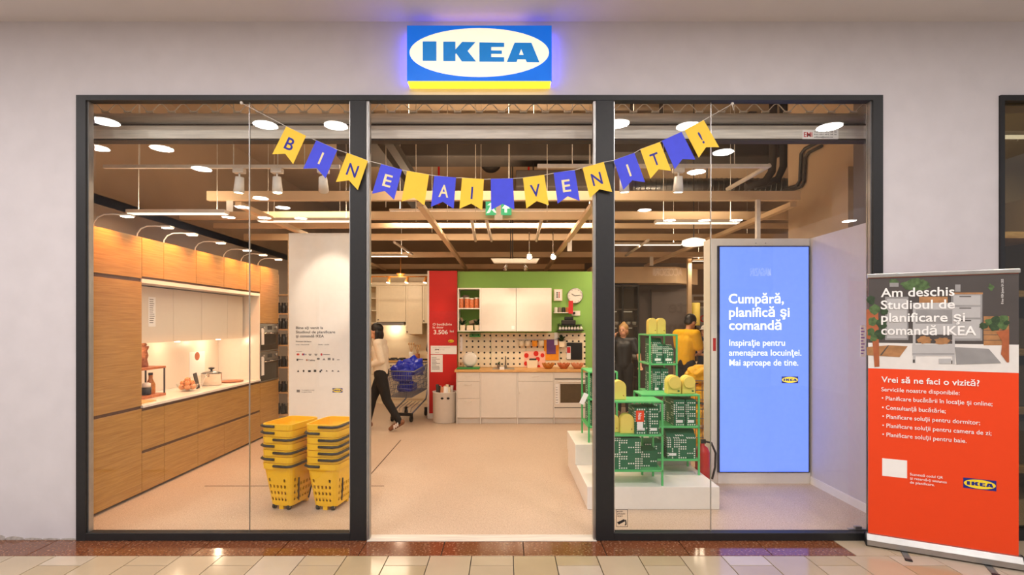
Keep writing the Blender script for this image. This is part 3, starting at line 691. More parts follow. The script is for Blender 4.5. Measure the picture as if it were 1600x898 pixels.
bk = thing('cook_book', 'open white booklet propped beside the onion bowl', 'book', (-3.72, 2.38, ZT))
o = B().box(-.002, .002, -.07, .07, 0, .19).build('page', 'white_print', bk, local=True); o.rotation_euler = (0, .35, .5)
o = B().box(-.004, .004, -.07, .07, 0, .19).build('cover', 'dark', bk, local=True); o.rotation_euler = (0, -.2, .3); o.location = (-.03, 0, 0)
tag(B().lathe([(.06, 0), (.16, .004), (.165, .014), (.06, .014)], (-3.74, 3.1, ZT), 24).build('serving_board', 'brown_wood'), 'round wooden serving board on the white worktop', 'board')
tag(B().box(-3.72, -3.56, 1.1, 1.34, ZT, ZT+.012, bev=.003).build('chopping_board', 'butcher'), 'thin wooden chopping board at the near end of the worktop', 'board')
tp = thing('kitchen_tap', 'tall curved grey tap next to the tall cabinet', 'tap', (-3.95, 1.12, ZT))
B().tube([(0, 0, 0), (0, 0, .3), (.02, .02, .37), (.06, .1, .41), (.08, .17, .38), (.085, .19, .3)], .011, 10).build('spout', 'steel', tp, local=True)
B().cyl((0, 0, 0), (0, 0, .05), .024, seg=14).build('base', 'steel', tp, local=True); B().cyl((0, .02, .1), (.05, .16, .16), .007, seg=8).build('lever', 'steel', tp, local=True)
tag(B().box(XW+.015, XW+.017, 2.75, 3.1, ZT+.10, ZT+.42).build('printed_sheet', 'white_print'), 'printed sheet with round picture on the backsplash behind the pot', 'sheet')
ps = bpy.data.objects['printed_sheet.001'] if 'printed_sheet.001' in bpy.data.objects else None
b = B(); b.cyl((XW+.017, 2.92, ZT+.36), (XW+.0185, 2.92, ZT+.36), .055, seg=20)
o = b.build('round_picture', 'photo_terra', None); 
sheet = [o2 for o2 in bpy.data.objects if o2.name.startswith('printed_sheet') and o2.parent is None][0]
o.location = Vector(o.location)-Vector(sheet.location); o.parent = sheet
# rack of jars past the oven tower
t = thing('jar_rack', 'tall narrow pale rack full of dark jars past the oven tower', 'rack', (-3.62, 4.45, 0))
for x_ in (-3.72, -3.40): B().box(x_, x_+.03, 4.25, 4.5, 0, 2.45).build('upright', 'oak_side', t)
for z_ in (.2, .55, .95, 1.3, 1.55, 1.8, 2.1): B().box(-3.69, -3.4, 4.25, 4.5, z_, z_+.02).build('shelf', 'oak_side', t)
i = 0
for z_, rw in ((.22, 'lowest'), (.57, 'second lowest'), (.97, 'third'), (1.32, 'fourth'), (1.57, 'fifth'), (1.82, 'sixth')):
    for k in range(3):
        tag(B().lathe([(.04, 0), (.042, .01), (.042, .12), (.03, .14), (.034, .145), (.034, .17)], (-3.63+.09*k, 4.33, z_), 12).build('jar', 'dark_glass'), 'dark jar in the %s row of the pale narrow rack' % rw, 'jar', 'jars in the pale narrow rack, %s row' % rw)

# ================================================================ WELCOME PANEL
ZP = 5.8; yP = ZP+CAM_Y
px0, px1 = X(451, ZP), X(572, ZP); zt = ZH(364, ZP)
t = thing('welcome_panel', 'tall white welcome panel with black text behind the yellow baskets', 'sign panel', ((px0+px1)/2, yP, 0))
cx = (px0+px1)/2
B().box(px0, px1, yP, yP+.05, .0, zt, bev=.002).build('board', 'white', t); B().box(px0-.012, px0, yP+.005, yP+.05, 0, zt).build('side_rail', 'oak_side', t)
def wt(s, a, c, bl, h, bold=0, mat='black_print'):
    f = 5.609; text('lettering', s, mat, t, X(445+a/f, ZP)-cx, X(445+c/f, ZP)-cx, ZH(480+bl/f, ZP), 0, size=h, bold=bold, depth=.001)
wt('Bine ați venit la', 98, 336, 190, .03, .012); wt('Studioul de planificare', 98, 441, 227, .03, .012); wt('și comandă IKEA', 98, 342, 263, .03, .012)
wt('Program de lucru', 98, 232, 304, .014, .02); wt('Luni - Duminică', 98, 213, 331, .012); wt('10:00 - 22:00', 295, 387, 331, .012); wt('Acceptăm', 100, 150, 390, .01)
def sq(a, c, y0, y1, mat, shape='r'):
    f = 5.609; x0, x1, z0, z1 = X(445+a/f, ZP)-cx, X(445+c/f, ZP)-cx, ZH(480+y1/f, ZP), ZH(480+y0/f, ZP)
    lp = rect(x0, x1, z0, z1) if shape == 'r' else (ellipse((x0+x1)/2, (z0+z1)/2, (x1-x0)/2, (z1-z0)/2, 16) if shape == 'o' else [(x0, z0), (x1, z0), ((x0+x1)/2, z1)])
    flat('print_icon', [lp], mat, t, 0, .001)
for a, c, y0, y1, m, s_ in ((104, 116, 403, 421, 'red_print', 'o'), (114, 128, 403, 421, 'orange_print', 'o'), (150, 164, 403, 421, 'red_print', 'o'), (162, 174, 403, 421, 'blue_print', 'o'), (180, 188, 408, 418, 'grey_print', 'r'), (207, 235, 408, 412, 'grey_print', 'r'), (212, 230, 414, 422, 'grey_print', 'r'), (258, 286, 408, 412, 'grey_print', 'r'), (263, 281, 414, 422, 'grey_print', 'r'), (313, 330, 402, 424, 'red_print', 'o'), (336, 395, 411, 416, 'grey_print', 'r'),
        (103, 118, 450, 468, 'black_print', 'r'), (187, 200, 455, 468, 'photo_terra', 'r'), (280, 308, 442, 460, 'grey_print', 'o'), (330, 357, 445, 462, 'grey_print', 't'), (376, 401, 442, 462, 'grey_print', 'r'), (417, 432, 446, 464, 'grey_print', 'r'), (458, 480, 456, 462, 'grey_print', 'r'),
        (108, 126, 546, 566, 'black_print', 't'), (158, 172, 546, 568, 'black_print', 'o'), (204, 228, 550, 567, 'black_print', 'r'), (254, 276, 546, 566, 'black_print', 'r'), (304, 318, 554, 570, 'black_print', 'r'), (314, 328, 545, 558, 'black_print', 'r'), (358, 376, 548, 562, 'black_print', 't'), (408, 430, 548, 562, 'black_print', 't'), (458, 480, 552, 564, 'black_print', 't'), (104, 132, 722, 744, 'grey_print', 'r')):
    sq(a, c, y0, y1, m, s_)
wt('Bonus', 120, 160, 460, .012, .02); wt('Cadou', 204, 264, 469, .018, .02); wt('Te așteptăm cu drag', 148, 258, 728, .009); wt('la magazin Pallady', 148, 236, 744, .009)
f = 5.609
logo(t, X(445+462/f, ZP)-cx, ZH(480+727/f, ZP), .113, .047, 0, 'blue_print', 'yellow_print', 'blue_print', .0008)

# ================================================================ YELLOW BASKETS
def basket_body(wb, db, wt_, dt, h, bottom):
    """tapered tub with slotted lower walls; local, base at z=0"""
    bm = bmesh.new(); NX, NY = 14, 16
    lv = [0, .02, .045, .075, .1025, .1325, .16, .19, .2175, .2475, .295, h]
    def ring(z):
        u = z/h; W, D = (wb+(wt_-wb)*u)/2, (db+(dt-db)*u)/2; r = .045
        pts = []
        for i in range(NX): pts.append((-W+2*W*i/NX, -D))
        for i in range(NY): pts.append((W, -D+2*D*i/NY))
        for i in range(NX): pts.append((W-2*W*i/NX, D))
        for i in range(NY): pts.append((-W, D-2*D*i/NY))
        out = []
        for x_, y_ in pts:   # rounded corners
            ax, ay = abs(x_)-(W-r), abs(y_)-(D-r)
            if ax > 0 and ay > 0:
                l_ = math.hypot(ax, ay); x_ = math.copysign(W-r+ax/l_*r, x_); y_ = math.copysign(D-r+ay/l_*r, y_)
            out.append((x_, y_, z))
        return out
    rs = [[bm.verts.new(p) for p in ring(z)] for z in lv]; n = len(rs[0])
    slot_rows = {2, 4, 6, 8} if bottom else set()
    for i in range(len(lv)-1):
        for k in range(n):
            side = k if k < NX else (k-NX if k < NX+NY else (k-NX-NY if k < 2*NX+NY else k-2*NX-NY)); lim = NX if (k < NX or NX+NY <= k < 2*NX+NY) else NY
            if i in slot_rows and side % 2 == 0 and 2 <= side <= lim-3 and not (i == 8 and 4 <= side <= lim-5): continue
            bm.faces.new((rs[i][k], rs[i][(k+1) % n], rs[i+1][(k+1) % n], rs[i+1][k]))
    bm.faces.new(rs[0][::-1])
    # rim band, flared and turned out
    def off(ringv, d, z):
        out = []
        for v in ringv:
            q = Vector((v.co.x, v.co.y, 0)); out.append(bm.verts.new((v.co.x+q.x/q.length*d, v.co.y+q.y/q.length*d, z)))
        return out
    a = off(rs[-1], .012, h); b_ = off(rs[-1], .016, h+.052); c = off(rs[-1], .002, h+.052); d = off(rs[-1], 0, h)
    for p, q in ((rs[-1], a), (a, b_), (b_, c), (c, rs[-1])):
        for k in range(n): bm.faces.new((p[k], p[(k+1) % n], q[(k+1) % n], q[k]))
    bmesh.ops.recalc_face_normals(bm, faces=bm.faces)
    me = bpy.data.meshes.new('basket_body'); bm.to_mesh(me); bm.free(); me.materials.append(MATS['basket_yellow']); return me
HB = .335
body_low = basket_body(.215, .29, .285, .40, HB, True); body_top = basket_body(.215, .29, .285, .40, HB, False)
def basket(lab, grp, loc, rz, low, hs):
    t = thing('shopping_basket', lab, 'basket', loc, rz, grp)
    o = bpy.data.objects.new('tub', body_low); COL.objects.link(o); o.parent = t
    s_ = o.modifiers.new('thickness', 'SOLIDIFY'); s_.thickness = .003
    W, D = .285/2+.02, .40/2+.02
    # carrying handles folded along the rim: hs = which front half is black
    x0, x1 = (-W+.005, -.01) if hs < 0 else (-.02, W-.005)
    z_ = HB+.032
    pts = [(x0+(0 if hs > 0 else .0), -D-.004, z_), (x1, -D-.004, z_)]
    if hs > 0: pts = [(x0, -D-.001, z_), (W-.055, -D-.001, z_), (W-.012, -D+.018, z_+.002), (W+.001, -D+.06, z_+.004), (W+.001, .08, z_+.006)]
    else: pts = [(-W-.001, .08, z_+.006), (-W-.001, -D+.06, z_+.004), (-W+.012, -D+.018, z_+.002), (-W+.055, -D-.001, z_), (x1, -D-.001, z_)]
    B().tube(pts, .0115, 8).build('handle', 'basket_dark', t, local=True)
    if low:
        for x_ in (-.072, .072):
            wv = B().cyl((x_-.011, -.13, -.012), (x_+.011, -.13, -.012), .023, seg=16).build('wheel', 'rubber', t, local=True)
            B().cyl((x_-.0125, -.13, -.012), (x_+.0125, -.13, -.012), .008, seg=10).build('hub', 'alu', wv, local=True)
        B().box(-.02, .02, -.14, -.12, -.035, .004).box(-.09, .09, .1, .13, -.035, .004).build('foot', 'basket_yellow', t, local=True)
        B().tube([(.112, .1, .0), (.13, .14, .15), (.142, .17, .30)], .006, 6).tube([(.112, -.05, .03), (.13, -.07, .15), (.138, -.08, .24)], .006, 6).build('pull_bar', 'basket_dark', t, local=True)
    return t
ordn = ['bottom', 'second from the bottom', 'third from the bottom', 'middle', 'third from the top', 'second from the top', 'topmost']
for nm_, cxp, Zc, rz, hs in (('left', 455, 4.76, -.24, [1, -1, 1, -1, 1, -1, -1]), ('right', 520, 4.74, -.16, [-1, 1, 1, 1, 1, -1, 1])):
    bx_, by_ = X(cxp, Zc), Zc+CAM_Y
    for k in range(7):
        basket('yellow plastic shopping basket, %s of the %s stack' % (ordn[k], nm_), 'yellow baskets in the %s stack' % nm_, (bx_, by_, .036+k*.0575), rz, k == 0, hs[k])

# ================================================================ GREEN WALL, RED PANEL, BACK KITCHEN
ZK = 8.6; yK = ZK+CAM_Y           # fronts of the base units
ZG = 9.2; yG = ZG+CAM_Y           # green wall face
struct('wall_green', B().box(-.86, 1.76, yG, yG+.12, 0, ZH(424, ZG)), 'green_wall', label='light green partition wall behind the small white kitchen', cat='wall')
ZR = 9.1; yR = ZR+CAM_Y
rx0, rx1 = X(670.5, ZR), X(714, ZR); rcx = (rx0+rx1)/2
t = thing('price_sign', 'tall red price panel at the left end of the green wall', 'sign panel', (rcx, yR, 0))
B().box(rx0, rx1, yR, yR+.22, .0, ZH(423, ZR)).build('board', 'red_wall', t); B().box(rx0-.03, rx0, yR-.004, yR+.22, 0, ZH(423, ZR)).build('edge_trim', 'white', t)
B().box(rx0-.02, rx1, yR-.012, yR, 0, .09).build('skirting', 'white', t)
def rt(s, a, c, bl, h, mat='white_print', bold=.008):
    f = 4.987; text('lettering', s, mat, t, X(570+a/f, ZR)-rcx, X(570+c/f, ZR)-rcx, ZH(420+bl/f, ZR), -.003, size=h, bold=bold, depth=.001)
def rbox(nm, a, c, y0, y1, mat, d=.003):
    f = 4.987; return B().box(X(570+a/f, ZR), X(570+c/f, ZR), yR-d, yR-.0002, ZH(420+y1/f, ZR), ZH(420+y0/f, ZR)).build(nm, mat, t)
rbox('poster', 508, 714, 328, 596, 'red', .002)
rt('O bucătărie', 530, 678, 440, .042); rt('la doar', 530, 615, 462, .036); rt('3.506', 537, 647, 508, .076, bold=.015); rt('lei', 663, 693, 493, .04)
f = 4.987
flat('logo_oval', [ellipse(X(570+672/f, ZR)-rcx, ZH(420+562/f, ZR), .05, .026)], 'yellow_print', t, -.003, .001); rt('IKEA', 655, 689, 568, .022, 'red_print', .04)
rbox('price_strip', 513, 716, 598, 664, 'white_print'); rbox('price_sheet', 514, 607, 668, 803, 'white_print')
rt('Bucătărie completă cu electrocasnice', 530, 665, 615, .01, 'grey_print', 0); rt('394', 545, 580, 634, .026, 'black_print', .03); rt('lei / lună', 588, 620, 632, .012, 'grey_print', 0); rt('Detalii', 550, 578, 652, .01, 'grey_print', 0)
for k in range(9): rbox('print_line', 522, 550+40*random.random(), 690+k*11, 694+k*11, 'grey_print', .0035)
# ---- base units
U = [-.815, -.423, .19, .793, 1.43]
def kbox(name, lab, x0, x1):
    t = thing(name, lab, 'cabinet', ((x0+x1)/2, yK+.3, 0), group='white base cabinets of the green kitchen')
    B().box(x0+.002, x1-.002, yK+.02, yG-.002, .1, .852).build('carcass', 'white', t)
    B().box(x0+.002, x1-.002, yK+.055, yK+.07, 0, .1).build('plinth', 'white_gloss', t)
    B().box(x0, x0+.014, yK+.0, yK+.2, 0, .852).build('side_panel', 'white', t)
    return t
def kf(t, x0, x1, z0, z1, nm='door'):
    return B().box(x0+.016, x1-.003, yK, yK+.019, z0+.002, z1-.002, bev=.002).build(nm, 'white_gloss', t)
def pull(o, x, z, w_=.1):
    B().tube([(x-w_/2, yK, z), (x-w_/2, yK-.022, z), (x+w_/2, yK-.022, z), (x+w_/2, yK, z)], .004, 6).build('handle', 'white', o)
t = kbox('base_cabinet', 'narrow white base cabinet with three drawers beside the white bin', U[0], U[1])
for z0, z1 in ((.1, .42), (.42, .70), (.70, .85)): pull(kf(t, U[0], U[1], z0, z1, 'drawer_front'), (U[0]+U[1])/2, z1-.05)
t = kbox('base_cabinet', 'white sink base cabinet with one door under the tap', U[1], U[2]); o = kf(t, U[1], U[2], .1, .85)
t = kbox('base_cabinet', 'white base cabinet with a drawer over a door, left of the oven', U[2], U[3]); pull(kf(t, U[2], U[3], .70, .85, 'drawer_front'), (U[2]+U[3])/2, .79)
o = kf(t, U[2], U[3], .1, .70); B().tube([(U[2]+.035, yK, .6), (U[2]+.035, yK-.02, .6), (U[2]+.035, yK-.02, .5), (U[2]+.035, yK, .5)], .004, 6).build('handle', 'white', o)
t = kbox('oven_cabinet', 'white oven cabinet with built-in white oven at the right end', U[3], U[4])
B().box(U[3]+.016, U[4]-.003, yK, yK+.019, .75, .85).build('control_panel', 'white_gloss', t)
ov = B().box(U[3]+.016, U[4]-.003, yK-.006, yK+.02, .27, .745, bev=.004).build('oven_door', 'white_gloss', t)
B().box(U[3]+.11, U[4]-.09, yK-.008, yK-.0055, .35, .66).build('oven_window', 'oven_glass', ov)
B().box(U[3]+.016, U[4]-.003, yK-.008, yK-.0055, .735, .745).build('dark_trim', 'dark', ov); B().box(U[3]+.016, U[4]-.003, yK-.008, yK-.0055, .27, .275).build('dark_trim', 'dark', ov)
B().cyl((U[3]+.08, yK-.03, .70), (U[4]-.06, yK-.03, .70), .009, seg=8).build('oven_handle', 'white', ov)
B().box(U[3]+.03, U[3]+.09, yK-.0085, yK-.006, .33, .66).build('energy_sheet', 'white_print', ov)
for k in range(7): B().box(U[3]+.036, U[3]+.056+.02*random.random(), yK-.009, yK-.0085, .35+k*.042, .357+k*.042).build('print_line', 'black_print', ov)
kf(t, U[3], U[4], .1, .265, 'drawer_front')
tag(B().box(U[0]-.03, U[4]+.02, yK-.02, yG-.002, .855, .89, bev=.003).build('worktop', 'butcher'), 'light wooden worktop of the green-walled kitchen', 'worktop')
# ---- wall units
ZU = 8.83; yU = ZU+CAM_Y; V = [-.815, -.424, .178, .782]; zu0, zu1 = 1.524, 2.262
t = thing('open_shelf_unit', 'white open wall shelf with jars and plants on the green wall', 'shelf', (-.62, yU+.18, zu0))
x0, x1 = V[0], V[1]
for a, c in ((x0, x0+.018), (x1-.018, x1)): B().box(a, c, yU, yG-.001, zu0, zu1).build('side', 'white', t)
for z_ in (zu0, 1.905, zu1-.018): B().box(x0+.018, x1-.018, yU, yG-.001, z_, z_+.018).build('shelf', 'white', t)
for i, l in ((1, 'white wall cabinet with a plain door, left of two on the green wall'), (2, 'white wall cabinet with a plain door, right of two on the green wall')):
    t = thing('wall_cabinet', l, 'cabinet', ((V[i]+V[i+1])/2, yU+.18, zu0), group='white wall cabinets on the green wall')
    B().box(V[i]+.002, V[i+1]-.002, yU+.02, yG-.001, zu0, zu1).build('carcass', 'white', t); B().box(V[i]+.003, V[i+1]-.003, yU, yU+.019, zu0+.002, zu1-.002, bev=.002).build('door', 'white_gloss', t)
for k, (x_, l) in enumerate(((-.765, 'left'), (-.665, 'middle left'), (-.585, 'middle right'), (-.495, 'right'))):
    t = thing('pasta_jar', '%s glass jar of reddish pasta on the open wall shelf' % l, 'jar', (x_, yU+.13, 1.924), group='pasta jars on the open wall shelf')
    h = .15 if k != 2 else .14
    B().lathe([(.038, 0), (.042, .008), (.042, h), (.036, h+.01)], (0, 0, 0), 14).build('contents', 'pod', t, local=True); B().lathe([(.041, h+.011), (.041, h+.03), (.03, h+.032)], (0, 0, 0), 14).build('lid', 'white', t, local=True)
tag(B().lathe([(.06, 0), (.065, .01), (.065, .22), (.04, .23)], (-.7, yU+.28, 1.924), 16).build('canister', 'taupe'), 'grey canister behind the pasta jars on the open shelf', 'canister')
def plant(name, lab, loc, r, h, potmat, n=26, leafmat='leaf', grp=None, lh=.12, square=True):
    t = thing(name, lab, 'plant', loc, group=grp)
    q = B()
    if square: q.prism([(-r*.8, 0), (r*.8, 0), (r, h), (-r, h)], -r*.9, r*.9)
    else: q.lathe([(r*.75, 0), (r, h), (r*.85, h)], (0, 0, 0), 16)
    q.build('pot', potmat, t, local=True); B().cyl((0, 0, h-.006), (0, 0, h+.004), r*.8, seg=12).build('soil', 'soil', t, local=True)
    bb = B(); rn = random.Random(len(lab))
    for i in range(n):
        a = rn.random()*2*PI; e = .3+.9*rn.random(); L = lh*(.7+.5*rn.random()); w_ = L*.13
        d = Vector((math.cos(a)*math.cos(e), math.sin(a)*math.cos(e), math.sin(e))); s_ = Vector((-math.sin(a), math.cos(a), 0))*w_
        p0 = Vector((0, 0, h)); p1 = p0+d*L*.55; p2 = p0+d*L-Vector((0, 0, L*.12))
        up = d.cross(s_).normalized()*w_*.25
        bb.quad(p0-s_*.3, p0+s_*.3, p1+s_+up, p1-s_+up); bb.quad(p1-s_+up, p1+s_+up, p2+s_*.1, p2-s_*.1)
    bb.build('leaves', leafmat, t, local=True); return t
plant('potted_plant', 'leafy plant in a cream pot at the left of the open wall shelf', (-.735, yU+.1, 1.543), .045, .09, 'cream', lh=.13, leafmat='leaf_dark')
plant('potted_plant', 'leafy plant in a cream pot at the right of the open wall shelf', (-.49, yU+.1, 1.543), .045, .09, 'cream', lh=.13, leafmat='leaf_dark')
tag(B().box(-.665, -.555, yU+.06, yU+.16, 1.543, 1.63, bev=.006).build('storage_tin', 'cream'), 'cream tin between the two plants on the open wall shelf', 'tin')
t = thing('wooden_scoop', 'pale wooden scoops leaning at the back of the open wall shelf', 'utensil', (-.68, yU+.25, 1.543))
o = B().cyl((0, 0, 0), (-.1, 0, .22), .022, seg=8).cyl((.05, 0, .12), (.18, 0, .16), .04, seg=10).build('scoops', 'tan', t, local=True)
# ---- pegboard
pb = thing('pegboard', 'cream pegboard with black holes between worktop and wall cabinets', 'pegboard', (.3, yG-.01, .89))
px_ = [-.84, -.26, .36, .96, 1.41]
for i in range(4): B().box(px_[i]+.003, px_[i+1]-.003, yG-.018, yG-.002, .893, 1.495, bev=.002).build('board', 'cream', pb)
me = None
for i in range(22):
    for j in range(6):
        x_ = -.79+i*.104; z_ = .945+j*.1005
        if x_ > 1.40: continue
        if me is None:
            q = B(); q.cyl((0, .004, 0), (0, -.001, 0), .017, seg=10); me = q.mesh('hole'); me.materials.append(MATS['black'])
        inst(me, 'hole', pb, (x_, yG-.0185, z_))
yP2 = yG-.03
def hung(name, lab, cat, x0, x1, z0, z1, mat, d=.01, yb=None):
    yb = yG-.021 if yb is None else yb
    return tag(B().box(x0, x1, yb-d, yb, z0, z1, bev=min(.004, d/3)).build(name, mat), lab, cat)
kx = lambda a: X(800+a/5.985, 9.15); kz = lambda a: ZH(440+a/5.985, 9.15)
hung('tea_towel', 'orange tea towel hanging on the pegboard', 'towel', kx(300), kx(438), kz(735), kz(540), 'orange_cloth')
hung('pot_holder', 'purple pot holder hanging over the orange towel', 'pot holder', kx(324), kx(410), kz(676), kz(540), 'purple', yb=yG-.032)
rc = thing('print_towel', 'pink towel with large red petals standing against the pegboard', 'towel', (kx(212), yG-.035, .8905))
B().box(kx(114), kx(312), yG-.038, yG-.03, .8905, kz(650), bev=.002).build('cloth', 'pink_cloth', rc)
for a, c, rr in ((135, 690, .04), (225, 672, .045), (285, 688, .035), (240, 725, .04), (130, 765, .035), (250, 795, .03)):
    q = B(); q.ell((kx(a), yG-.0385, kz(c)), (rr, .0015, rr*1.1), 14, 6); q.build('petal', 'red_cloth', rc)
t = thing('utensil_box', 'cream box with dark utensils on the wooden worktop', 'box', (kx(188), yG-.12, .8905))
B().prism([(kx(142), .8905), (kx(232), .8905), (kx(238), .8905+.13), (kx(136), .8905+.13)], yG-.16, yG-.07).build('box', 'cream', t); B().box(kx(160), kx(225), yG-.14, yG-.09, 1.01, 1.05, bev=.01).build('utensils', 'black', t)
for a, c, l, m in ((88, 115, 'cream mug, left one', 'cream'), (148, 172, 'cream mug, second', 'cream'), (212, 240, 'orange mug', 'orange_cloth'), (272, 297, 'cream mug, right one', 'cream')):
    t = thing('hanging_cup', l+' hanging from the pegboard rail', 'cup', (kx(a), yG-.07, kz(605)))
    h = .1; B().lathe([(.035, 0), (.045, .01), (.05, h), (.044, h)], (0, 0, 0), 14).build('cup', m, t, local=True); B().tube([(0, .045, .08), (0, .05, .12)], .004, 6).build('hook', 'black', t, local=True)
tag(B().cyl((kx(50), yG-.04, kz(540)), (kx(320), yG-.04, kz(540)), .006, seg=8).build('rail', 'white'), 'thin white rail carrying cups on the pegboard', 'rail')
t = thing('induction_board', 'black rectangular board hanging at the right of the pegboard', 'board', (kx(585), yG-.03, kz(730)))
B().box(kx(512), kx(658), yG-.034, yG-.021, kz(730), kz(570), bev=.004).build('board', 'black', t); B().box(kx(512), kx(550), yG-.038, yG-.0345, kz(725), kz(605)).build('price_tag', 'white_print', t); B().box(kx(515), kx(547), yG-.0395, yG-.038, kz(665), kz(610)).build('tag_field', 'red_print', t)
plant('potted_plant', 'spiky plant in a cream pot on the pegboard, right of the towels', (kx(462), yG-.075, kz(610)), .05, .1, 'cream', n=18, leafmat='leaf_dark', lh=.15)
hung('price_tag', 'white price tag hanging beside the purple pot holder', 'tag', kx(396), kx(428), kz(592), kz(475), 'white_print', .003, yG-.045)
# bowls, tray, plate, tap on the worktop
for a, l, m in ((332, 'orange', 'amber'), (474, 'dark', 'pod'), (600, 'reddish', 'clay')):
    t = thing('wire_bowl', '%s decorative bowl on the right of the wooden worktop' % l, 'bowl', (kx(a)*.985, yK+.25, .8905))
    B().lathe([(.04, 0), (.055, .004), (.085, .04), (.11, .085), (.1, .085), (.075, .042), (.04, .012)], (0, 0, 0), 18).build('bowl', m, t, local=True)
    for k in range(9):
        aa = 2*PI*k/9; B().ell((.095*math.cos(aa), .095*math.sin(aa), .085), (.02, .02, .018), 8, 5).build('petal', m, t, local=True)
tr = tag(B().box(-.82, -.44, yK+.12, yK+.42, .8905, .915, bev=.006).build('drying_tray', 'green_tray'), 'green tray on the left end of the wooden worktop', 'tray')
t = thing('plate', 'white dinner plate standing upright on the green tray', 'plate', (-.61, yK+.3, .916))
o = B().lathe([(.02, 0), (.07, .0), (.125, .014), (.128, .018), (.07, .008)], (0, 0, 0), 28).build('dish', 'white_gloss', t, local=True); o.rotation_euler = (PI/2-.12, 0, 0); o.location = (0, 0, .127)
o = B().box(-.05, .05, -.05, .0, 0, .012).build('stand', 'black', t, local=True)
t = thing('sink_tap', 'chrome tap beside the sink on the wooden worktop', 'tap', (.0, yK+.5, .8905))
B().tube([(0, 0, 0), (0, 0, .16), (0, -.04, .19), (0, -.1, .17)], .011, 8).build('spout', 'steel', t, local=True); B().cyl((0, 0, 0), (0, 0, .04), .022, seg=12).build('base', 'steel', t, local=True)
tag(B().box(-.22, .15, yK+.1, yK+.45, .8905, .894, bev=.001).build('sink', 'steel'), 'inset steel sink in the wooden worktop', 'sink')
plant('potted_herb', 'small green herb in a grey cup by the sink', (-.12, yK+.48, .895), .03, .05, 'taupe', n=20, lh=.07, square=False)
t = thing('price_card', 'small white price card by the sink', 'card', (-.06, yK+.06, .8905)); o = B().box(-.04, .04, 0, .003, 0, .045).build('card', 'white_print', t, local=True)
t = thing('dish_brush', 'wire plate rack with brush at the left end of the green tray', 'rack', (-.76, yK+.3, .916))
for k in range(4): B().tube([(-.05+.03*k, -.08, 0), (-.05+.03*k, -.08, .08), (-.05+.03*k, .08, .08), (-.05+.03*k, .08, 0)], .004, 6).build('wire', 'amber', t, local=True)
o = tag(B().box(-.63, -.44, yG-.15, yG-.02, 1.425, 1.45).box(-.63, -.44, yG-.15, yG-.02, 1.465, 1.48).build('peg_shelf', 'green_tray'), 'small green hanging shelf at the left top of the pegboard', 'shelf')
hung('price_tag', 'white price tag at the left edge of the pegboard', 'tag', -.8, -.76, 1.18, 1.42, 'white_print', .003)
hung('price_tag', 'white price tag on the seam of the wall cabinets', 'tag', .1, .15, 1.56, 1.62, 'white_print', .002, yU-.001)
# ---- right of the wall cabinets
t = thing('wall_clock', 'round white wall clock on the green wall', 'clock', (X(898.5, 9.18), yG-.02, ZH(462, 9.18)))
o = B().cyl((0, .018, 0), (0, -.012, 0), .128, seg=36).build('face', 'white', t, local=True); B().lathe([(.126, -.014), (.136, -.014), (.136, .018), (.126, .018)], (0, 0, 0), 36, caps=False).build('rim', 'alu', t, local=True).rotation_euler = (PI/2, 0, 0)
for a, L in ((-1.05, .07), (1.45, .095)): B().cyl((0, -.016, 0), (L*math.sin(a), -.016, L*math.cos(a)), .004, seg=6).build('hand', 'black', t, local=True)
for k in range(12): B().box(-.003, .003, -.014, -.0125, .1, .115).build('hour_mark', 'black', t, local=True).rotation_euler = (0, PI/6*k, 0)
t = thing('framed_print', 'small framed print with dark berries on the green wall', 'picture', (X(872, 9.18), yG-.015, ZH(470, 9.18)))
B().box(-.075, .075, -.01, .0135, 0, .21, bev=.003).build('frame', 'cream', t, local=True); B().box(-.062, .062, -.012, -.01, .013, .197).build('mount', 'white_print', t, local=True)
for k in range(6): B().ell((-.018+.036*(k % 2), -.0125, .07+.036*(k//2)), (.014, .001, .014), 10, 6).build('berry', 'red_print' if k % 2 else 'black_print', t, local=True)
t = thing('spice_shelf', 'small wall shelf with jars under the clock', 'shelf', (X(880, 9.15), yG-.06, ZH(489, 9.15)))
B().box(-.17, .14, -.06, .058, 0, .012).build('board', 'white', t, local=True)
for k, (l, m) in enumerate((('left', 'white'), ('second', 'taupe'), ('third', 'dark'), ('right', 'pod'))):
    tag(B().lathe([(.028, 0), (.03, .005), (.03, .08), (.022, .09)], (X(880, 9.15)-.13+k*.068, yG-.06, ZH(489, 9.15)+.012), 12).build('spice_jar', m), '%s jar on the small wall shelf under the clock' % l, 'jar')
hung('price_tag', 'red and white price tag hanging under the clock', 'tag', X(888, 9.1), X(895, 9.1), ZH(490, 9.1), ZH(470, 9.1), 'red_print', .003, yG-.13)
t = thing('wall_socket', 'white double wall socket with black plug on the green wall', 'socket', (X(900, 9.18), yG-.01, ZH(493, 9.18)))
B().box(-.075, .075, -.006, .009, 0, .085, bev=.004).build('plate', 'white', t, local=True); B().cyl((-.035, -.006, .045), (-.035, -.03, .045), .022, seg=12).build('plug', 'black', t, local=True)
t = thing('wine_rack', 'black shelf with cookware and a row of hanging glasses on the green wall', 'rack', (X(890, 9.1), yG-.1, ZH(517, 9.1)))
B().box(-.22, .24, -.09, .095, .0, .018).build('lower_board', 'black', t, local=True); B().box(-.2, .2, -.09, .095, .1, .115).build('upper_board', 'black', t, local=True)
B().box(-.14, .1, -.06, .06, .115, .19, bev=.01).build('cookware', 'dark', t, local=True); B().box(-.09, .06, -.05, .05, .19, .25, bev=.01).build('cookware', 'black', t, local=True)
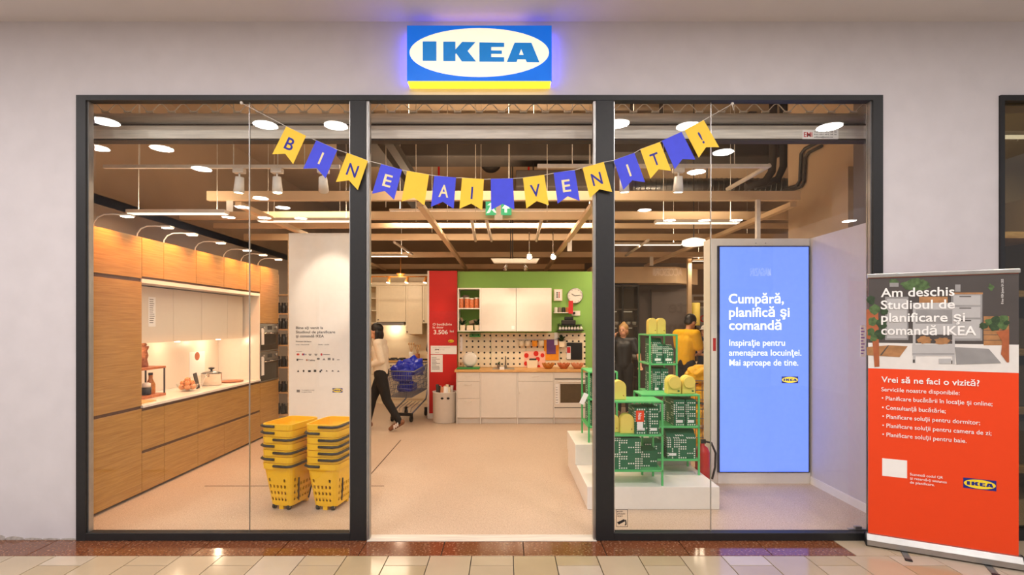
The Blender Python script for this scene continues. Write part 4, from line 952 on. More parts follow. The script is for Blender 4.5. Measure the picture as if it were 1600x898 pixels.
for k in range(8):
    tag(B().lathe([(.02, .0), (.026, .03), (.012, .055), (.003, .06), (.003, .078)], (X(890, 9.1)-.17+k*.052, yG-.15, ZH(517, 9.1)+.02), 10).build('hanging_glass', 'white'), 'small pale glass in the row on the black wall rack', 'glass', 'glasses on the black wall rack')
# ---- white bin with rolled papers
t = thing('paper_bin', 'round white bin filled with rolled catalogues beside the red panel', 'bin', (-1.03, ZK+CAM_Y+.2, 0))
B().lathe([(.185, 0), (.195, .01), (.2, .5), (.206, .505), (.206, .515), (.19, .515), (.185, .45)], (0, 0, 0), 30).build('bin_body', 'white', t, local=True)
for a in (-.05, .05): B().ell((a+.03, -.199, .42), (.025, .004, .018), 10, 6).build('grip_hole', 'black', t, local=True)
rn = random.Random(3)
for k in range(16):
    a = rn.random()*6.28; rr = .13*math.sqrt(rn.random()); m = rn.choice(['white_print', 'white_print', 'clay', 'dark', 'cream'])
    o = B().cyl((0, 0, .0), (rn.uniform(-.03, .03), rn.uniform(-.03, .03), .27+.05*rn.random()), .026, seg=10).build('rolled_catalogue', m, None, local=True)
    o.location = (-1.03+rr*math.cos(a), ZK+CAM_Y+.2+rr*math.sin(a), .32); tag(o, 'rolled paper catalogue standing in the white bin', 'catalogue', 'rolled catalogues in the white bin')
# ================================================================ SECOND KITCHEN (cream, far left)
ZC = 10.8; yC = ZC+CAM_Y; yCW = yC+.62
struct('wall_back_kitchen', B().box(-4.09, -1.0, yCW, yCW+.1, 0, 2.75), 'cream', label='cream partition wall behind the far cream kitchen', cat='wall')
xe = [X(560, 11.05), X(589, 11.05), X(634, 11.05), X(660, 11.05), X(676, 11.05)]
yCu = yC+.25
lab = ['cream glass-front wall cabinet at the far left of the cream kitchen', 'wide cream wall cabinet over the hood in the cream kitchen', 'tall narrow cream wall cabinet right of the hood', 'cream wall cabinet end beside the red panel']
for i in range(4):
    x0, x1 = xe[i], xe[i+1]; z0 = ZH((505, 503, 522, 505)[i], 11.05); z1 = ZH(446, 11.05)
    t = thing('wall_cabinet', lab[i], 'cabinet', ((x0+x1)/2, yCu+.18, z0), group='wall cabinets of the far cream kitchen')
    if i == 0:
        for a, c in ((x0, x0+.02), (x1-.02, x1)): B().box(a, c, yCu, yCW-.001, z0, z1).build('side', 'cream', t)
        for k in range(4): B().box(x0+.02, x1-.02, yCu, yCW-.001, z0+k*(z1-z0-.02)/3, z0+k*(z1-z0-.02)/3+.02).build('shelf', 'cream', t)
        continue
    B().box(x0+.002, x1-.002, yCu+.02, yCW-.001, z0, z1).build('carcass', 'cream', t)
    d = B().box(x0+.004, x1-.004, yCu, yCu+.019, z0+.003, z1-.003, bev=.003).build('door', 'cream', t)
    w_ = .05
    for bx in ((x0+.004, x0+w_, z0+.003, z1-.003), (x1-w_, x1-.004, z0+.003, z1-.003), (x0+w_, x1-w_, z0+.003, z0+w_), (x0+w_, x1-w_, z1-w_, z1-.003)):
        B().box(bx[0], bx[1], yCu-.008, yCu, bx[2], bx[3], bev=.002).build('door_rail', 'cream', d)
    B().ell((x0+.03, yCu-.015, z0+.05), .014, 8, 6).build('knob', 'dark', d)
t = thing('cornice', 'cream cornice along the top of the far wall cabinets', 'cornice', (X(620, 11.05), yCu, ZH(446, 11.05)+.001)); B().box(xe[0], xe[4], yCu-.03, yCW-.001, ZH(446, 11.05)+.001, ZH(441, 11.05), bev=.008).build('moulding', 'cream', t)
tag(B().box(xe[1]+.05, xe[2]-.03, yCu-.05, yCW-.002, ZH(508, 11.05), ZH(503.5, 11.05)).build('cooker_hood', 'steel'), 'slim steel cooker hood under the wide cream cabinet', 'hood')
point('lamp', (X(612, 11.05), yCu+.2, 1.55), 5, WARM, None, .05)
xb = [X(560, ZC), X(590, ZC), X(632, ZC), X(678, ZC)]
lab = ['cream base cabinet at the far left of the cream kitchen', 'cream base cabinet under the black hob', 'cream base cabinet beside the shopping trolley']
for i in range(3):
    t = thing('base_cabinet', lab[i], 'cabinet', ((xb[i]+xb[i+1])/2, yC+.3, 0), group='base cabinets of the far cream kitchen')
    B().box(xb[i]+.002, xb[i+1]-.002, yC+.02, yCW-.002, .0, .86).build('carcass', 'cream', t)
    for z0, z1 in ((.1, .6), (.61, .85)):
        d = B().box(xb[i]+.006, xb[i+1]-.006, yC, yC+.019, z0, z1, bev=.004).build('drawer_front', 'cream', t); B().ell(((xb[i]+xb[i+1])/2, yC-.015, z1-.06), .014, 8, 6).build('knob', 'dark', d)
tag(B().box(xb[0], xb[3], yC-.02, yCW-.002, .863, .895, bev=.003).build('worktop', 'butcher'), 'wooden worktop of the far cream kitchen', 'worktop')
hb = thing('gas_hob', 'black gas hob on the far wooden worktop', 'hob', (X(612, 11), yC+.3, .8955)); B().box(-.3, .3, -.24, .24, 0, .012, bev=.003).build('plate', 'black', hb, local=True)
for x_ in (-.18, 0, .18):
    for y_ in (-.13, .13): B().lathe([(.07, .012), (.075, .03), (.055, .03), (.05, .012)], (x_, y_, 0), 12).build('burner', 'dark', hb, local=True)
for x_, h, m, l in ((X(640, 11), .16, 'white', 'white jug with wooden spoons on the far wooden worktop'), (X(650, 11), .12, 'brown_wood', 'brown utensil pot on the far wooden worktop')):
    t = thing('utensil_pot', l, 'pot', (x_, yC+.4, .8955)); B().lathe([(.045, 0), (.05, .01), (.05, h)], (0, 0, 0), 14).build('pot', m, t, local=True)
    for k in range(3): B().cyl((0, 0, h*.8), (.05*(k-1), 0, h+.16), .007, seg=6).ell((.05*(k-1), 0, h+.17), (.02, .006, .03), 8, 6).build('spoon', 'oak_side', t, local=True)
# spot bar lamp above
t = thing('ceiling_spot_bar', 'brass ceiling spotlight bar above the far cream kitchen', 'lamp', (X(626, 10.2), 10.2+CAM_Y, ZH(432, 10.2)))
c_ = Vector(t.location); B().cyl((0, 0, .02), (0, 0, .5), .008, seg=8).build('stem', 'amber', t, local=True); B().cyl((-.62, 0, .0), (.55, 0, .0), .012, seg=8).build('bar', 'amber', t, local=True); B().lathe([(.03, .0), (.08, .05), (.09, .06)], (0, 0, 0), 14).build('canopy', 'amber', t, local=True)
for k in range(4):
    x_ = -.58+k*.36; B().cyl((x_, 0, -.01), (x_-.02, -.03, -.12), .02, .04, seg=12).build('spot_head', 'amber', t, local=True); B().cyl((x_-.02, -.03, -.121), (x_-.021, -.031, -.125), .034, seg=12).build('bulb', 'warm_glow', t, local=True)
point('lamp', c_+Vector((0, -.1, -.2)), 14, WARM, t, .1)

# ================================================================ SHOPPING TROLLEY
ct = thing('shopping_trolley', 'grey wire shopping trolley with blue bags between the walking woman and red panel', 'trolley', (X(626, 8.75), 8.75+CAM_Y, 0), -.2)
def wires(par, nm, P0, P1, P2, P3, nu, nv, r=.0035):
    """wire panel spanned by four corners"""
    P0, P1, P2, P3 = map(Vector, (P0, P1, P2, P3)); q = B()
    for i in range(nu+1):
        t_ = i/nu; q.cyl(P0.lerp(P1, t_), P3.lerp(P2, t_), r, seg=5, caps=False)
    for j in range(nv+1):
        t_ = j/nv; q.cyl(P0.lerp(P3, t_), P1.lerp(P2, t_), r*1.3, seg=5, caps=False)
    return q.build(nm, 'cart_grey', par, local=True)
a, c, zb, zt_ = .2, .26, .42, .86   # half widths bottom/top
yf, yb_ = -.05, .8
B0 = [(-a, yf+.04, zb), (a, yf+.04, zb), (a, yb_-.05, zb+.06), (-a, yb_-.05, zb+.06)]
T0 = [(-c, yf, zt_), (c, yf, zt_), (c, yb_, zt_+.1), (-c, yb_, zt_+.1)]
wires(ct, 'wire_front', B0[0], B0[1], T0[1], T0[0], 16, 6); wires(ct, 'wire_side', B0[1], B0[2], T0[2], T0[1], 22, 6); wires(ct, 'wire_side', B0[0], B0[3], T0[3], T0[0], 22, 6); wires(ct, 'wire_back', B0[3], B0[2], T0[2], T0[3], 14, 6); wires(ct, 'wire_floor', B0[0], B0[1], B0[2], B0[3], 10, 16)
B().tube(T0, .011, 8, closed=True).build('rim', 'cart_grey', ct, local=True)
B().tube([(-.2, .75, .46), (-.19, .7, .3), (-.18, .05, .14), (.18, .05, .14), (.19, .7, .3), (.2, .75, .46)], .013, 8).build('chassis', 'cart_grey', ct, local=True)
for k in range(5): B().tube([(-.14+.07*k, .1, .16), (-.14+.07*k, .12, .22), (-.14+.07*k, .5, .28)], .005, 6).build('lower_rack_wire', 'cart_grey', ct, local=True)
B().box(-.19, .19, .02, .08, .1, .15, bev=.01).build('front_axle', 'rubber', ct, local=True)
for x_, y_ in ((-.17, .05), (.17, .05), (-.19, .7), (.19, .7)):
    wv = B().cyl((x_-.014, y_, .055), (x_+.014, y_, .055), .055, seg=18).build('wheel', 'rubber', ct, local=True); B().box(x_-.022, x_+.022, y_-.02, y_+.02, .06, .15).build('fork', 'rubber', wv, local=True)
B().cyl((-.24, yb_+.06, 1.0), (.24, yb_+.06, 1.0), .017, seg=10).build('push_bar', 'rubber', ct, local=True)
def crumple(name, lab, loc, r, mat, rz=0, seed=1, parent=None, group=None, seg=26):
    rn = random.Random(seed); bm = bmesh.new(); bmesh.ops.create_icosphere(bm, subdivisions=4, radius=1)
    dirs = [Vector((rn.gauss(0, 1), rn.gauss(0, 1), rn.gauss(0, 1))).normalized() for _ in range(seg)]
    for v in bm.verts:
        n = v.co.normalized(); s_ = 1.0
        ds = sorted((n-d).length for d in dirs); s_ += .5*(ds[1]-ds[0])-.12
        v.co = Vector((n.x*r[0], n.y*r[1], n.z*r[2]))*s_
        if v.co.z < -r[2]*.6: v.co.z = -r[2]*.6
    me = bpy.data.meshes.new(name); bm.to_mesh(me); bm.free(); me.materials.append(MATS[mat])
    o = bpy.data.objects.new(name, me); COL.objects.link(o); o.location = loc; o.rotation_euler = (0, 0, rz)
    if parent is not None: o.parent = parent
    else: tag(o, lab, 'bag', group)
    return o
cl = Vector(ct.location)
def cw(x_, y_, z_): return cl+Matrix.Rotation(-.2, 3, 'Z') @ Vector((x_, y_, z_))
crumple('shopping_bag', 'crumpled blue plastic bag heaped at the front of the trolley', cw(-.04, .16, .80), (.22, .17, .2), 'bag_blue', -.42, 4)
crumple('shopping_bag', 'crumpled blue plastic bag heaped at the rear of the trolley', cw(.02, .5, .87), (.21, .19, .2), 'bag_blue', -.3, 9)
crumple('shopping_bag', 'blue plastic bag low inside the trolley', cw(0, .3, .56), (.17, .22, .12), 'bag_blue', -.42, 12)

# ================================================================ PEOPLE
def blob(name, parts, mat, parent, voxel=.011, smooth=6):
    q = B()
    for p in parts:
        if p[0] == 'c':
            _, a, b_, ra, rb = p; q.cyl(a, b_, ra, rb, seg=14); q.ell(a, ra, 12, 8); q.ell(b_, rb, 12, 8)
        else: q.ell(p[1], p[2], 14, 10, p[3] if len(p) > 3 else None)
    o = q.build(name, mat, parent, local=True)
    m = o.modifiers.new('r', 'REMESH'); m.mode = 'VOXEL'; m.voxel_size = voxel; m.use_smooth_shade = True
    s_ = o.modifiers.new('s', 'SMOOTH'); s_.iterations = smooth; s_.factor = .5
    dg = bpy.context.evaluated_depsgraph_get(); dg.update(); me = bpy.data.meshes.new_from_object(o.evaluated_get(dg))
    o.modifiers.clear(); old = o.data; o.data = me; bpy.data.meshes.remove(old); me.name = name
    if not me.materials: me.materials.append(MATS[mat])
    for p in me.polygons: p.use_smooth = True
    return o
def V3(*a): return Vector(a)
def hand(w_, d, up, side):
    """palm and five fingers from the wrist w_ along d; up is the back of the hand"""
    d = d.normalized(); s_ = d.cross(up).normalized(); up = s_.cross(d).normalized(); P_ = []
    pm = w_+d*.05
    P_.append(('c', w_, w_+d*.075, .02, .026))
    for k in range(4):
        b0 = w_+d*.075+s_*(.028-.0185*k); L = (.06, .07, .066, .05)[k]
        m_ = b0+d*L*.5-up*.008; e = m_+d*L*.38-up*.022
        P_ += [('c', b0, m_, .0085, .0082), ('c', m_, e, .0082, .0068)]
    tb = w_+d*.03+s_*.024*side; tm = tb+d*.03+s_*.026*side-up*.006; te = tm+d*.026+s_*.004*side-up*.01
    P_ += [('c', tb, tm, .011, .0095), ('c', tm, te, .0095, .008)]
    return P_
def person(lab, loc, rz, J, hair, top, bottom, shoe='shoe_brown', hair_parts=None, top_long=True, scale=1.0, look=(0, 0), cap=None, topname='shirt', stripes=None):
    """J: joints in metres, facing -Y. l = person's left (+X), r = right (-X)"""
    t = thing('person', lab, 'person', loc, rz); t.scale = (scale,)*3
    D = dict(pel=V3(0, 0, .94), wst=V3(0, .0, 1.08), chs=V3(0, 0, 1.27), nck=V3(0, .01, 1.42), hed=V3(0, -.01, 1.55),
             lsh=V3(.175, .01, 1.37), lel=V3(.22, .03, 1.09), lwr=V3(.21, -.06, .86), rsh=V3(-.175, .01, 1.37), rel=V3(-.22, .03, 1.09), rwr=V3(-.21, -.06, .86),
             lhp=V3(.085, 0, .91), lkn=V3(.09, -.02, .5), lan=V3(.09, .02, .085), rhp=V3(-.085, 0, .91), rkn=V3(-.09, -.02, .5), ran=V3(-.09, .02, .085), lft=None, rft=None, lhd=None, rhd=None)
    D.update(J); g = D
    hd = g['hed']; R = Euler((look[1], 0, look[0])).to_matrix()
    f = R @ V3(0, -1, 0); rt_ = R @ V3(1, 0, 0); u = R @ V3(0, 0, 1)
    tor = lambda k: [('e', g['pel'], (.155+k, .105+k, .12+k)), ('c', g['pel']+V3(.04, 0, 0), g['wst']+V3(.04, 0, 0), .1+k, .095+k), ('c', g['pel']-V3(.04, 0, 0), g['wst']-V3(.04, 0, 0), .1+k, .095+k),
                     ('c', g['wst']+V3(.045, 0, 0), g['chs']+V3(.06, 0, 0), .095+k, .105+k), ('c', g['wst']-V3(.045, 0, 0), g['chs']-V3(.06, 0, 0), .095+k, .105+k), ('c', g['lsh'], g['rsh'], .062+k, .062+k), ('c', g['chs'], (g['lsh']+g['rsh'])/2, .1+k, .07+k)]
    arm = lambda s_, k, full: [('c', g[s_+'sh'], g[s_+'el'], .05+k, .039+k)]+([('c', g[s_+'el'], g[s_+'wr'], .039+k, .026+k)] if full else [])
    legp = lambda s_, k: [('c', g[s_+'hp'], g[s_+'kn'], .085+k, .055+k), ('c', g[s_+'kn'], g[s_+'an'], .055+k, .036+k)]
    head = [('e', hd+u*.015, (.074, .092, .105), R), ('e', hd+f*.03-u*.05, (.055, .062, .06), R), ('c', g['nck']-V3(0, 0, .05), hd-u*.05, .052, .05), ('e', hd+f*.094-u*.012, (.013, .018, .022), R), ('e', hd+f*.086-u*.052, (.024, .012, .008), R),
            ('e', hd+rt_*.077-u*.012, (.01, .02, .03), R), ('e', hd-rt_*.077-u*.012, (.01, .02, .03), R)]
    body = head+tor(0)+arm('l', 0, True)+arm('r', 0, True)+legp('l', 0)+legp('r', 0)
    for s_, sd in (('l', -1), ('r', 1)):
        d = g[s_+'hd'] or (g[s_+'wr']-g[s_+'el']); body += hand(g[s_+'wr'], d, V3(0, 1, .3) if abs(d.normalized().z) < .9 else V3(1 if s_ == 'l' else -1, 0, 0), sd)
    for s_ in 'lr':
        ft = g[s_+'ft'] or V3(0, -.17, -.05); body.append(('c', g[s_+'an'], g[s_+'an']+ft*.8, .035, .028))
    bo = blob('body', body, 'skin', t, .009, 3)
    q = B()
    for s_ in (-1, 1): q.ell(hd+f*.083+rt_*.03*s_+u*.012, (.011, .006, .006), 8, 6, R)
    q.build('eyes', 'black', bo, local=True)
    q = B()
    for s_ in (-1, 1): q.ell(hd+f*.086+rt_*.031*s_+u*.032, (.017, .005, .004), 8, 6, R)
    q.build('eyebrows', 'hair_black' if hair != 'hair_blond' else 'amber', bo, local=True)
    B().ell(hd+f*.094-u*.052, (.022, .006, .006), 8, 6, R).build('mouth', 'lip', bo, local=True)
    sh = tor(.014)[1:] + arm('l', .016, top_long)+arm('r', .016, top_long)
    if not top_long: sh = [p if i < len(sh)-2 else ('c', p[1], Vector(p[1]).lerp(Vector(p[2]), .72), p[3]+.008, p[4]+.016) for i, p in enumerate(sh)]
    st = blob(topname, sh, top, t, .012, 4)
    tr_ = [('e', g['pel'], (.166, .118, .13)), ('c', g['pel'], g['pel']+(g['wst']-g['pel'])*.4, .115, .105)]+legp('l', .016)+legp('r', .016)
    blob('trousers', tr_, bottom, t, .012, 4)
    for s_ in 'lr':
        ft = g[s_+'ft'] or V3(0, -.17, -.05); an = g[s_+'an']; dn = V3(0, 0, -1) if s_+'ft' not in J else (V3(0, 0, -1)+ft.normalized()*.0)
        o = blob('shoe', [('c', an-V3(0, 0, .02)-ft*.25, an+ft*.55-V3(0, 0, .01), .045, .042), ('c', an+ft*.5, an+ft*1.02, .042, .032)], shoe, t, .009, 3)
        if stripes:
            q = B()
            for k in range(3):
                p_ = an+ft*(.15+.2*k)-V3(0, 0, .0); q.box(p_.x-.05, p_.x+.05, p_.y-.008, p_.y+.008, p_.z-.04, p_.z+.02)
            q.build('stripe', stripes, o, local=True)
    hp = hair_parts(hd, f, rt_, u, R) if hair_parts else [('e', hd+u*.035-f*.018, (.083, .098, .098), R)]
    blob('hair', hp, hair, t, .009, 3)
    return t
bob = lambda hd, f, r, u, R: [('e', hd+u*.04-f*.022, (.09, .1, .098), R), ('e', hd-f*.05-u*.05, (.085, .065, .11), R), ('c', hd-f*.03+r*.07-u*.02, hd-f*.015+r*.075-u*.12, .035, .03), ('c', hd-f*.03-r*.07-u*.02, hd-f*.015-r*.075-u*.12, .035, .03)]
short = lambda hd, f, r, u, R: [('e', hd+u*.045-f*.018, (.085, .1, .09), R), ('e', hd-f*.05-u*.01, (.075, .05, .06), R)]
bun = lambda hd, f, r, u, R: [('e', hd+u*.045-f*.02, (.088, .1, .09), R), ('e', hd-f*.045-u*.03, (.082, .06, .08), R), ('e', hd-f*.03+u*.125, (.04, .04, .035), R)]
# walking woman, facing left
wx = X(596, 8.08)
wm = person('woman in cream top and black trousers walking left with hand at her mouth', (wx, 8.08+CAM_Y, 0), -PI/2,
       dict(pel=V3(0, 0, .90), wst=V3(0, -.01, 1.05), chs=V3(0, -.02, 1.25), nck=V3(0, -.05, 1.40), hed=V3(0, -.085, 1.535),
            lsh=V3(.16, -.02, 1.35), lel=V3(.19, .05, 1.09), lwr=V3(.12, -.16, 1.02), lhd=V3(-.3, -1, .0),
            rsh=V3(-.16, -.02, 1.35), rel=V3(-.17, -.14, 1.13), rwr=V3(-.06, -.19, 1.36), rhd=V3(.35, .05, 1),
            lhp=V3(.08, 0, .88), lkn=V3(.08, .1, .48), lan=V3(.08, .30, .14), lft=V3(0, -.14, -.10),
            rhp=V3(-.08, 0, .88), rkn=V3(-.08, -.16, .48), ran=V3(-.08, -.24, .085)),
       'hair_black', 'shirt_cream', 'trousers_black', hair_parts=bob, topname='sweater', stripes='white_print', look=(0, .12))
ph = tag(B().box(-.038, .038, -.004, .004, -.07, .07, bev=.003).build('phone', 'red', None, local=True), 'red phone held in front of the walking woman', 'phone'); ph.location = (wx-.255, 8.08+CAM_Y+.075, 1.01); ph.rotation_euler = (.5, 0, -PI/2+.4)
# person half hidden behind the red panel
person('person in black top mostly hidden behind the red panel', (X(684, 10.1), 10.1+CAM_Y, 0), PI*.8,
       dict(rsh=V3(.16, .01, 1.34), lsh=V3(-.16, .01, 1.34), rel=V3(.24, .0, 1.08), rwr=V3(.18, -.12, .92), lel=V3(-.24, 0, 1.08), lwr=V3(-.2, -.1, .9)), 'hair_black', 'black', 'jeans', top_long=False, hair_parts=short, topname='t_shirt')
# man in yellow t-shirt reading
mn = person('man in yellow t-shirt and dark jeans reading papers behind the green shelves', (X(1071, 8.7), 8.7+CAM_Y, 0), 2.05,
       dict(chs=V3(0, -.03, 1.28), nck=V3(0, -.06, 1.44), hed=V3(0, -.11, 1.57), lsh=V3(.19, -.02, 1.385), rsh=V3(-.19, -.02, 1.385), lel=V3(.21, -.08, 1.12), lwr=V3(.1, -.3, 1.2), rel=V3(-.21, -.08, 1.12), rwr=V3(-.1, -.3, 1.2)),
       'hair_black', 'tee_yellow', 'jeans', hair_parts=short, top_long=False, look=(0, .4), scale=1.07, topname='t_shirt')
pp = thing('paper_sheet', 'white paper sheets held by the man in yellow', 'paper', (X(1071, 8.7)+.37, 8.7+CAM_Y+.2, 1.26), 2.05); o = B().box(-.12, .12, -.002, .002, -.08, .12).build('sheet', 'white_print', pp, local=True); o.rotation_euler = (-.6, 0, 0)
# woman in black, hand at her head
person('blond woman in dark clothes with one hand raised to her head', (X(974, 9.3), 9.3+CAM_Y, 0), -.25,
       dict(hed=V3(0, -.02, 1.56), rel=V3(-.29, -.05, 1.20), rwr=V3(-.17, -.12, 1.42), rhd=V3(.45, .1, 1), lel=V3(.27, -.05, 1.12), lwr=V3(.3, -.2, .95)), 'hair_blond', 'black', 'trousers_black', hair_parts=bun, top_long=False, look=(-.35, .05), topname='t_shirt', scale=.985)
# visitor with white cap at the far right
person('visitor in navy vest and white cap beside the blue screen stand', (X(1103, 9.6), 9.6+CAM_Y, 0), -1.0,
       dict(lel=V3(.22, -.05, 1.1), lwr=V3(.1, -.25, 1.12), rel=V3(-.22, -.05, 1.1), rwr=V3(-.1, -.25, 1.12)), 'shirt_white', 'navy', 'jeans', top_long=False, topname='vest', hair_parts=lambda hd, f, r, u, R: [('e', hd+u*.05-f*.01, (.088, .102, .075), R), ('e', hd+f*.1+u*.035, (.06, .06, .008), R)], scale=.98)

# ================================================================ PLATFORM AND GREEN SHELVES
pl = thing('display_platform', 'white two-step display platform under the green shelves', 'platform', (1.3, 1.3, 0))
B().box(.725, 1.90, 4.62+CAM_Y, 6.05+CAM_Y, 0, .2, bev=.003).build('lower_step', 'white', pl); B().box(.715, 1.90, 5.34+CAM_Y, 6.04+CAM_Y, .201, .41, bev=.003).build('upper_step', 'white', pl)
def shelf_unit(lab, x0, x1, Z0, Z1, zb, levels):
    y0, y1 = Z0+CAM_Y, Z1+CAM_Y; t = thing('metal_shelf', lab, 'shelf', ((x0+x1)/2, (y0+y1)/2, zb), group='green metal shelves on the platform')
    zt_ = levels[-1]; w_ = .018
    for x_ in (x0, x1-w_):
        for y_ in (y0, y1-w_): B().box(x_, x_+w_, y_, y_+w_, zb+.0005, zt_, bev=.002).build('post', 'green_metal', t)
    for z_ in levels: B().box(x0, x1, y0, y1, z_, z_+.016, bev=.003).build('shelf_board', 'green_metal', t)
    return t
A0 = (.85, 1.41, 4.645, 4.955); B0_ = (1.30, 1.86, 4.975, 5.30); C0 = (1.535, 1.84, 5.56, 6.02); D0 = (.86, 1.17, 5.42, 5.92)
shelf_unit('low green metal shelf at the front of the platform beside the dark mullion', *A0, .2, (.325, .64, .94))
shelf_unit('low green metal shelf at the right rear of the platform', *B0_, .2, (.335, .65, .955))
shelf_unit('tall green metal shelf at the back of the platform', *C0, .41, (.58, .89, 1.205, 1.52))
shelf_unit('green metal shelf behind the dark mullion on the upper step', *D0, .41, (.56, .85, 1.135))
def arch_box(lab, x_, Z, z_, w_=.115, h=.16, disc=False, d=.09):
    t = thing('arched_box', lab, 'box', (x_, Z+CAM_Y, z_+.0005), group='pale yellow arched boxes')
    r = w_/2; pts = [(-r, 0), (r, 0)]+[(r*math.cos(a), h-r+r*math.sin(a)) for a in [PI*i/14 for i in range(15)]]
    B().prism(pts, -d/2, d/2).build('body', 'yellow_arch', t, local=True)
    B().prism([(p[0]*.94, .004+p[1]*.955) for p in pts], -d/2-.006, -d/2).build('front_cover', 'yellow_arch', t, local=True)
    if disc: B().cyl((0, -d/2-.004, h-r), (0, -d/2-.03, h-r), r*.88, seg=24).build('disc', 'yellow_arch', t, local=True); B().box(r*.45, r*.75, -d/2-.008, -d/2, .02, .035).build('green_mark', 'leaf', t, local=True)
    else: B().ell((r*.6, -d/2-.008, .04), .006, 8, 6).build('stud', 'amber', t, local=True)
    return t
arch_box('pale yellow arched box on top of the front green shelf', X(966, 4.78), 4.78, .956, .125, .175)
arch_box('pale yellow arched box on the middle board of the front shelf, by the mullion', X(956, 4.8), 4.8, .656, .115, .165)
arch_box('pale yellow arched box on the middle board of the front shelf, right one', X(978.5, 4.75), 4.75, .656, .125, .175)
arch_box('pale yellow arched box with disc on the right rear shelf, left of two', X(1051, 5.08), 5.08, .971, .135, .178, True)
arch_box('pale yellow arched box with disc on the right rear shelf, right of two', X(1073.5, 5.08), 5.08, .971, .125, .176, True)
arch_box('pale yellow arched box on top of the tall green shelf, left of two', X(1018, 5.72), 5.72, 1.536, .09, .175); arch_box('pale yellow arched box on top of the tall green shelf, right of two', X(1031.5, 5.72), 5.72, 1.536, .095, .175)
def file_box(lab, x0, x1, Z0, Z1, z0, h, notch=True):
    t = thing('magazine_file', lab, 'magazine file', ((x0+x1)/2, (Z0+Z1)/2+CAM_Y, z0+.0005), group='green dotted magazine files')
    y0, y1 = Z0+CAM_Y, Z1+CAM_Y; z0 += .0005
    B().prism([(y0, z0), (y1, z0), (y1, z0+h), (y0+(y1-y0)*.25, z0+h), (y0, z0+h*.72)] if notch else [(y0, z0), (y1, z0), (y1, z0+h), (y0, z0+h)], x0, x1, axis='x').build('card_body', 'green_dots', t)
    B().box(x0+.02, min(x1-.02, x0+.09), y0-.002, y0, z0+.03, z0+.055).build('label_holder', 'white_print', t)
    return t
fz = (.656, .235)
file_box('green dotted magazine file with a red tag on the front shelf', X(991, 4.7), X(1010.5, 4.7), 4.68, 4.93, fz[0], fz[1], False); file_box('green dotted magazine file at the right of the front shelf', X(1012, 4.7), X(1029, 4.7), 4.68, 4.93, fz[0], fz[1], False)
file_box('green dotted magazine file on the right rear shelf, left of two', X(1052, 5.03), X(1069, 5.03), 5.01, 5.27, .666, .25, False); file_box('green dotted magazine file on the right rear shelf, right of two', X(1070.5, 5.03), X(1086.5, 5.03), 5.01, 5.27, .666, .25, False)
file_box('green dotted slanted magazine file on the upper board of the tall shelf, left', 1.585, 1.69, 5.6, 5.9, 1.221, .27); file_box('green dotted slanted magazine file on the upper board of the tall shelf, right', 1.70, 1.805, 5.6, 5.9, 1.221, .2)
file_box('green dotted magazine file on the middle board of the tall shelf, left', 1.585, 1.665, 5.6, 5.9, .906, .26, False); file_box('green dotted magazine file on the middle board of the tall shelf, right', 1.672, 1.75, 5.6, 5.9, .906, .26, False)
file_box('green dotted magazine file on the upper board of the shelf behind the mullion', .9, 1.13, 5.47, 5.88, .866, .23, False); file_box('green dotted magazine file on the lower board of the shelf behind the mullion', .9, 1.13, 5.47, 5.88, .576, .24, False)
tg = thing('price_tag', 'red and white tag with the word Nou hanging on a green file', 'tag', (X(1000, 4.66), 4.66+CAM_Y, .70)); tx = X(1000, 4.66)
B().box(-.036, .036, -.002, 0, .07, .17).build('red_field', 'orange_print', tg, local=True); B().box(-.026, .026, -.002, 0, 0, .069).build('white_field', 'white_print', tg, local=True)
o = text('lettering', 'Nou', 'white_print', tg, -.03, .03, -.01, 0, size=.03, bold=.02, depth=.001); o.rotation_euler = (0, PI/2, 0); o.location = (-.006, -.0025, .12)
def carton(lab, x0, x1, Z0, Z1, z0, h):
    t = thing('storage_carton', lab, 'box', ((x0+x1)/2, (Z0+Z1)/2+CAM_Y, z0+.0005), group='green dotted storage boxes')
    B().box(x0, x1, Z0+CAM_Y, Z1+CAM_Y, z0+.0005, z0+h-.024).build('box_body', 'green_dots', t); B().box(x0-.003, x1+.003, Z0+CAM_Y-.003, Z1+CAM_Y+.003, z0+h-.024, z0+h-.0005).build('lid', 'green_dots', t)
carton('green dotted box on the bottom board of the front shelf, lower of two', .9, 1.21, 4.67, 4.92, .341, .143); carton('green dotted box on the bottom board of the front shelf, upper of two', .9, 1.21, 4.67, 4.92, .485, .14)
carton('small green dotted box at the right end of the front shelf', 1.23, 1.385, 4.75, 4.94, .341, .15)
carton('small green dotted box at the left of the right rear shelf', 1.33, 1.52, 5.01, 5.25, .351, .15)
file_box('large green dotted slanted file on the bottom board of the right rear shelf', 1.55, 1.83, 5.0, 5.27, .351, .27)
tag(B().box(1.33, 1.5, 5.02, 5.24, .502, .512).box(1.36, 1.48, 5.05, 5.2, .512, .522).build('flat_pack', 'dark'), 'flat dark folder lying on the small box of the rear shelf', 'folder')
tag(B().box(1.58, 1.8, 5.6+CAM_Y, 5.95+CAM_Y,   .5965, .78).build('storage_carton', 'green_dots'), 'green dotted box on the lowest board of the tall shelf', 'box')
tg = thing('price_tag', 'white paper tag hanging on the shelf behind the mullion', 'tag', (X(913, 5.4), 5.405+CAM_Y, .88)); o = B().box(-.025, .025, -.002, 0, -.07, .05).build('paper', 'white_print', tg, local=True); o.rotation_euler = (0, .45, 0)
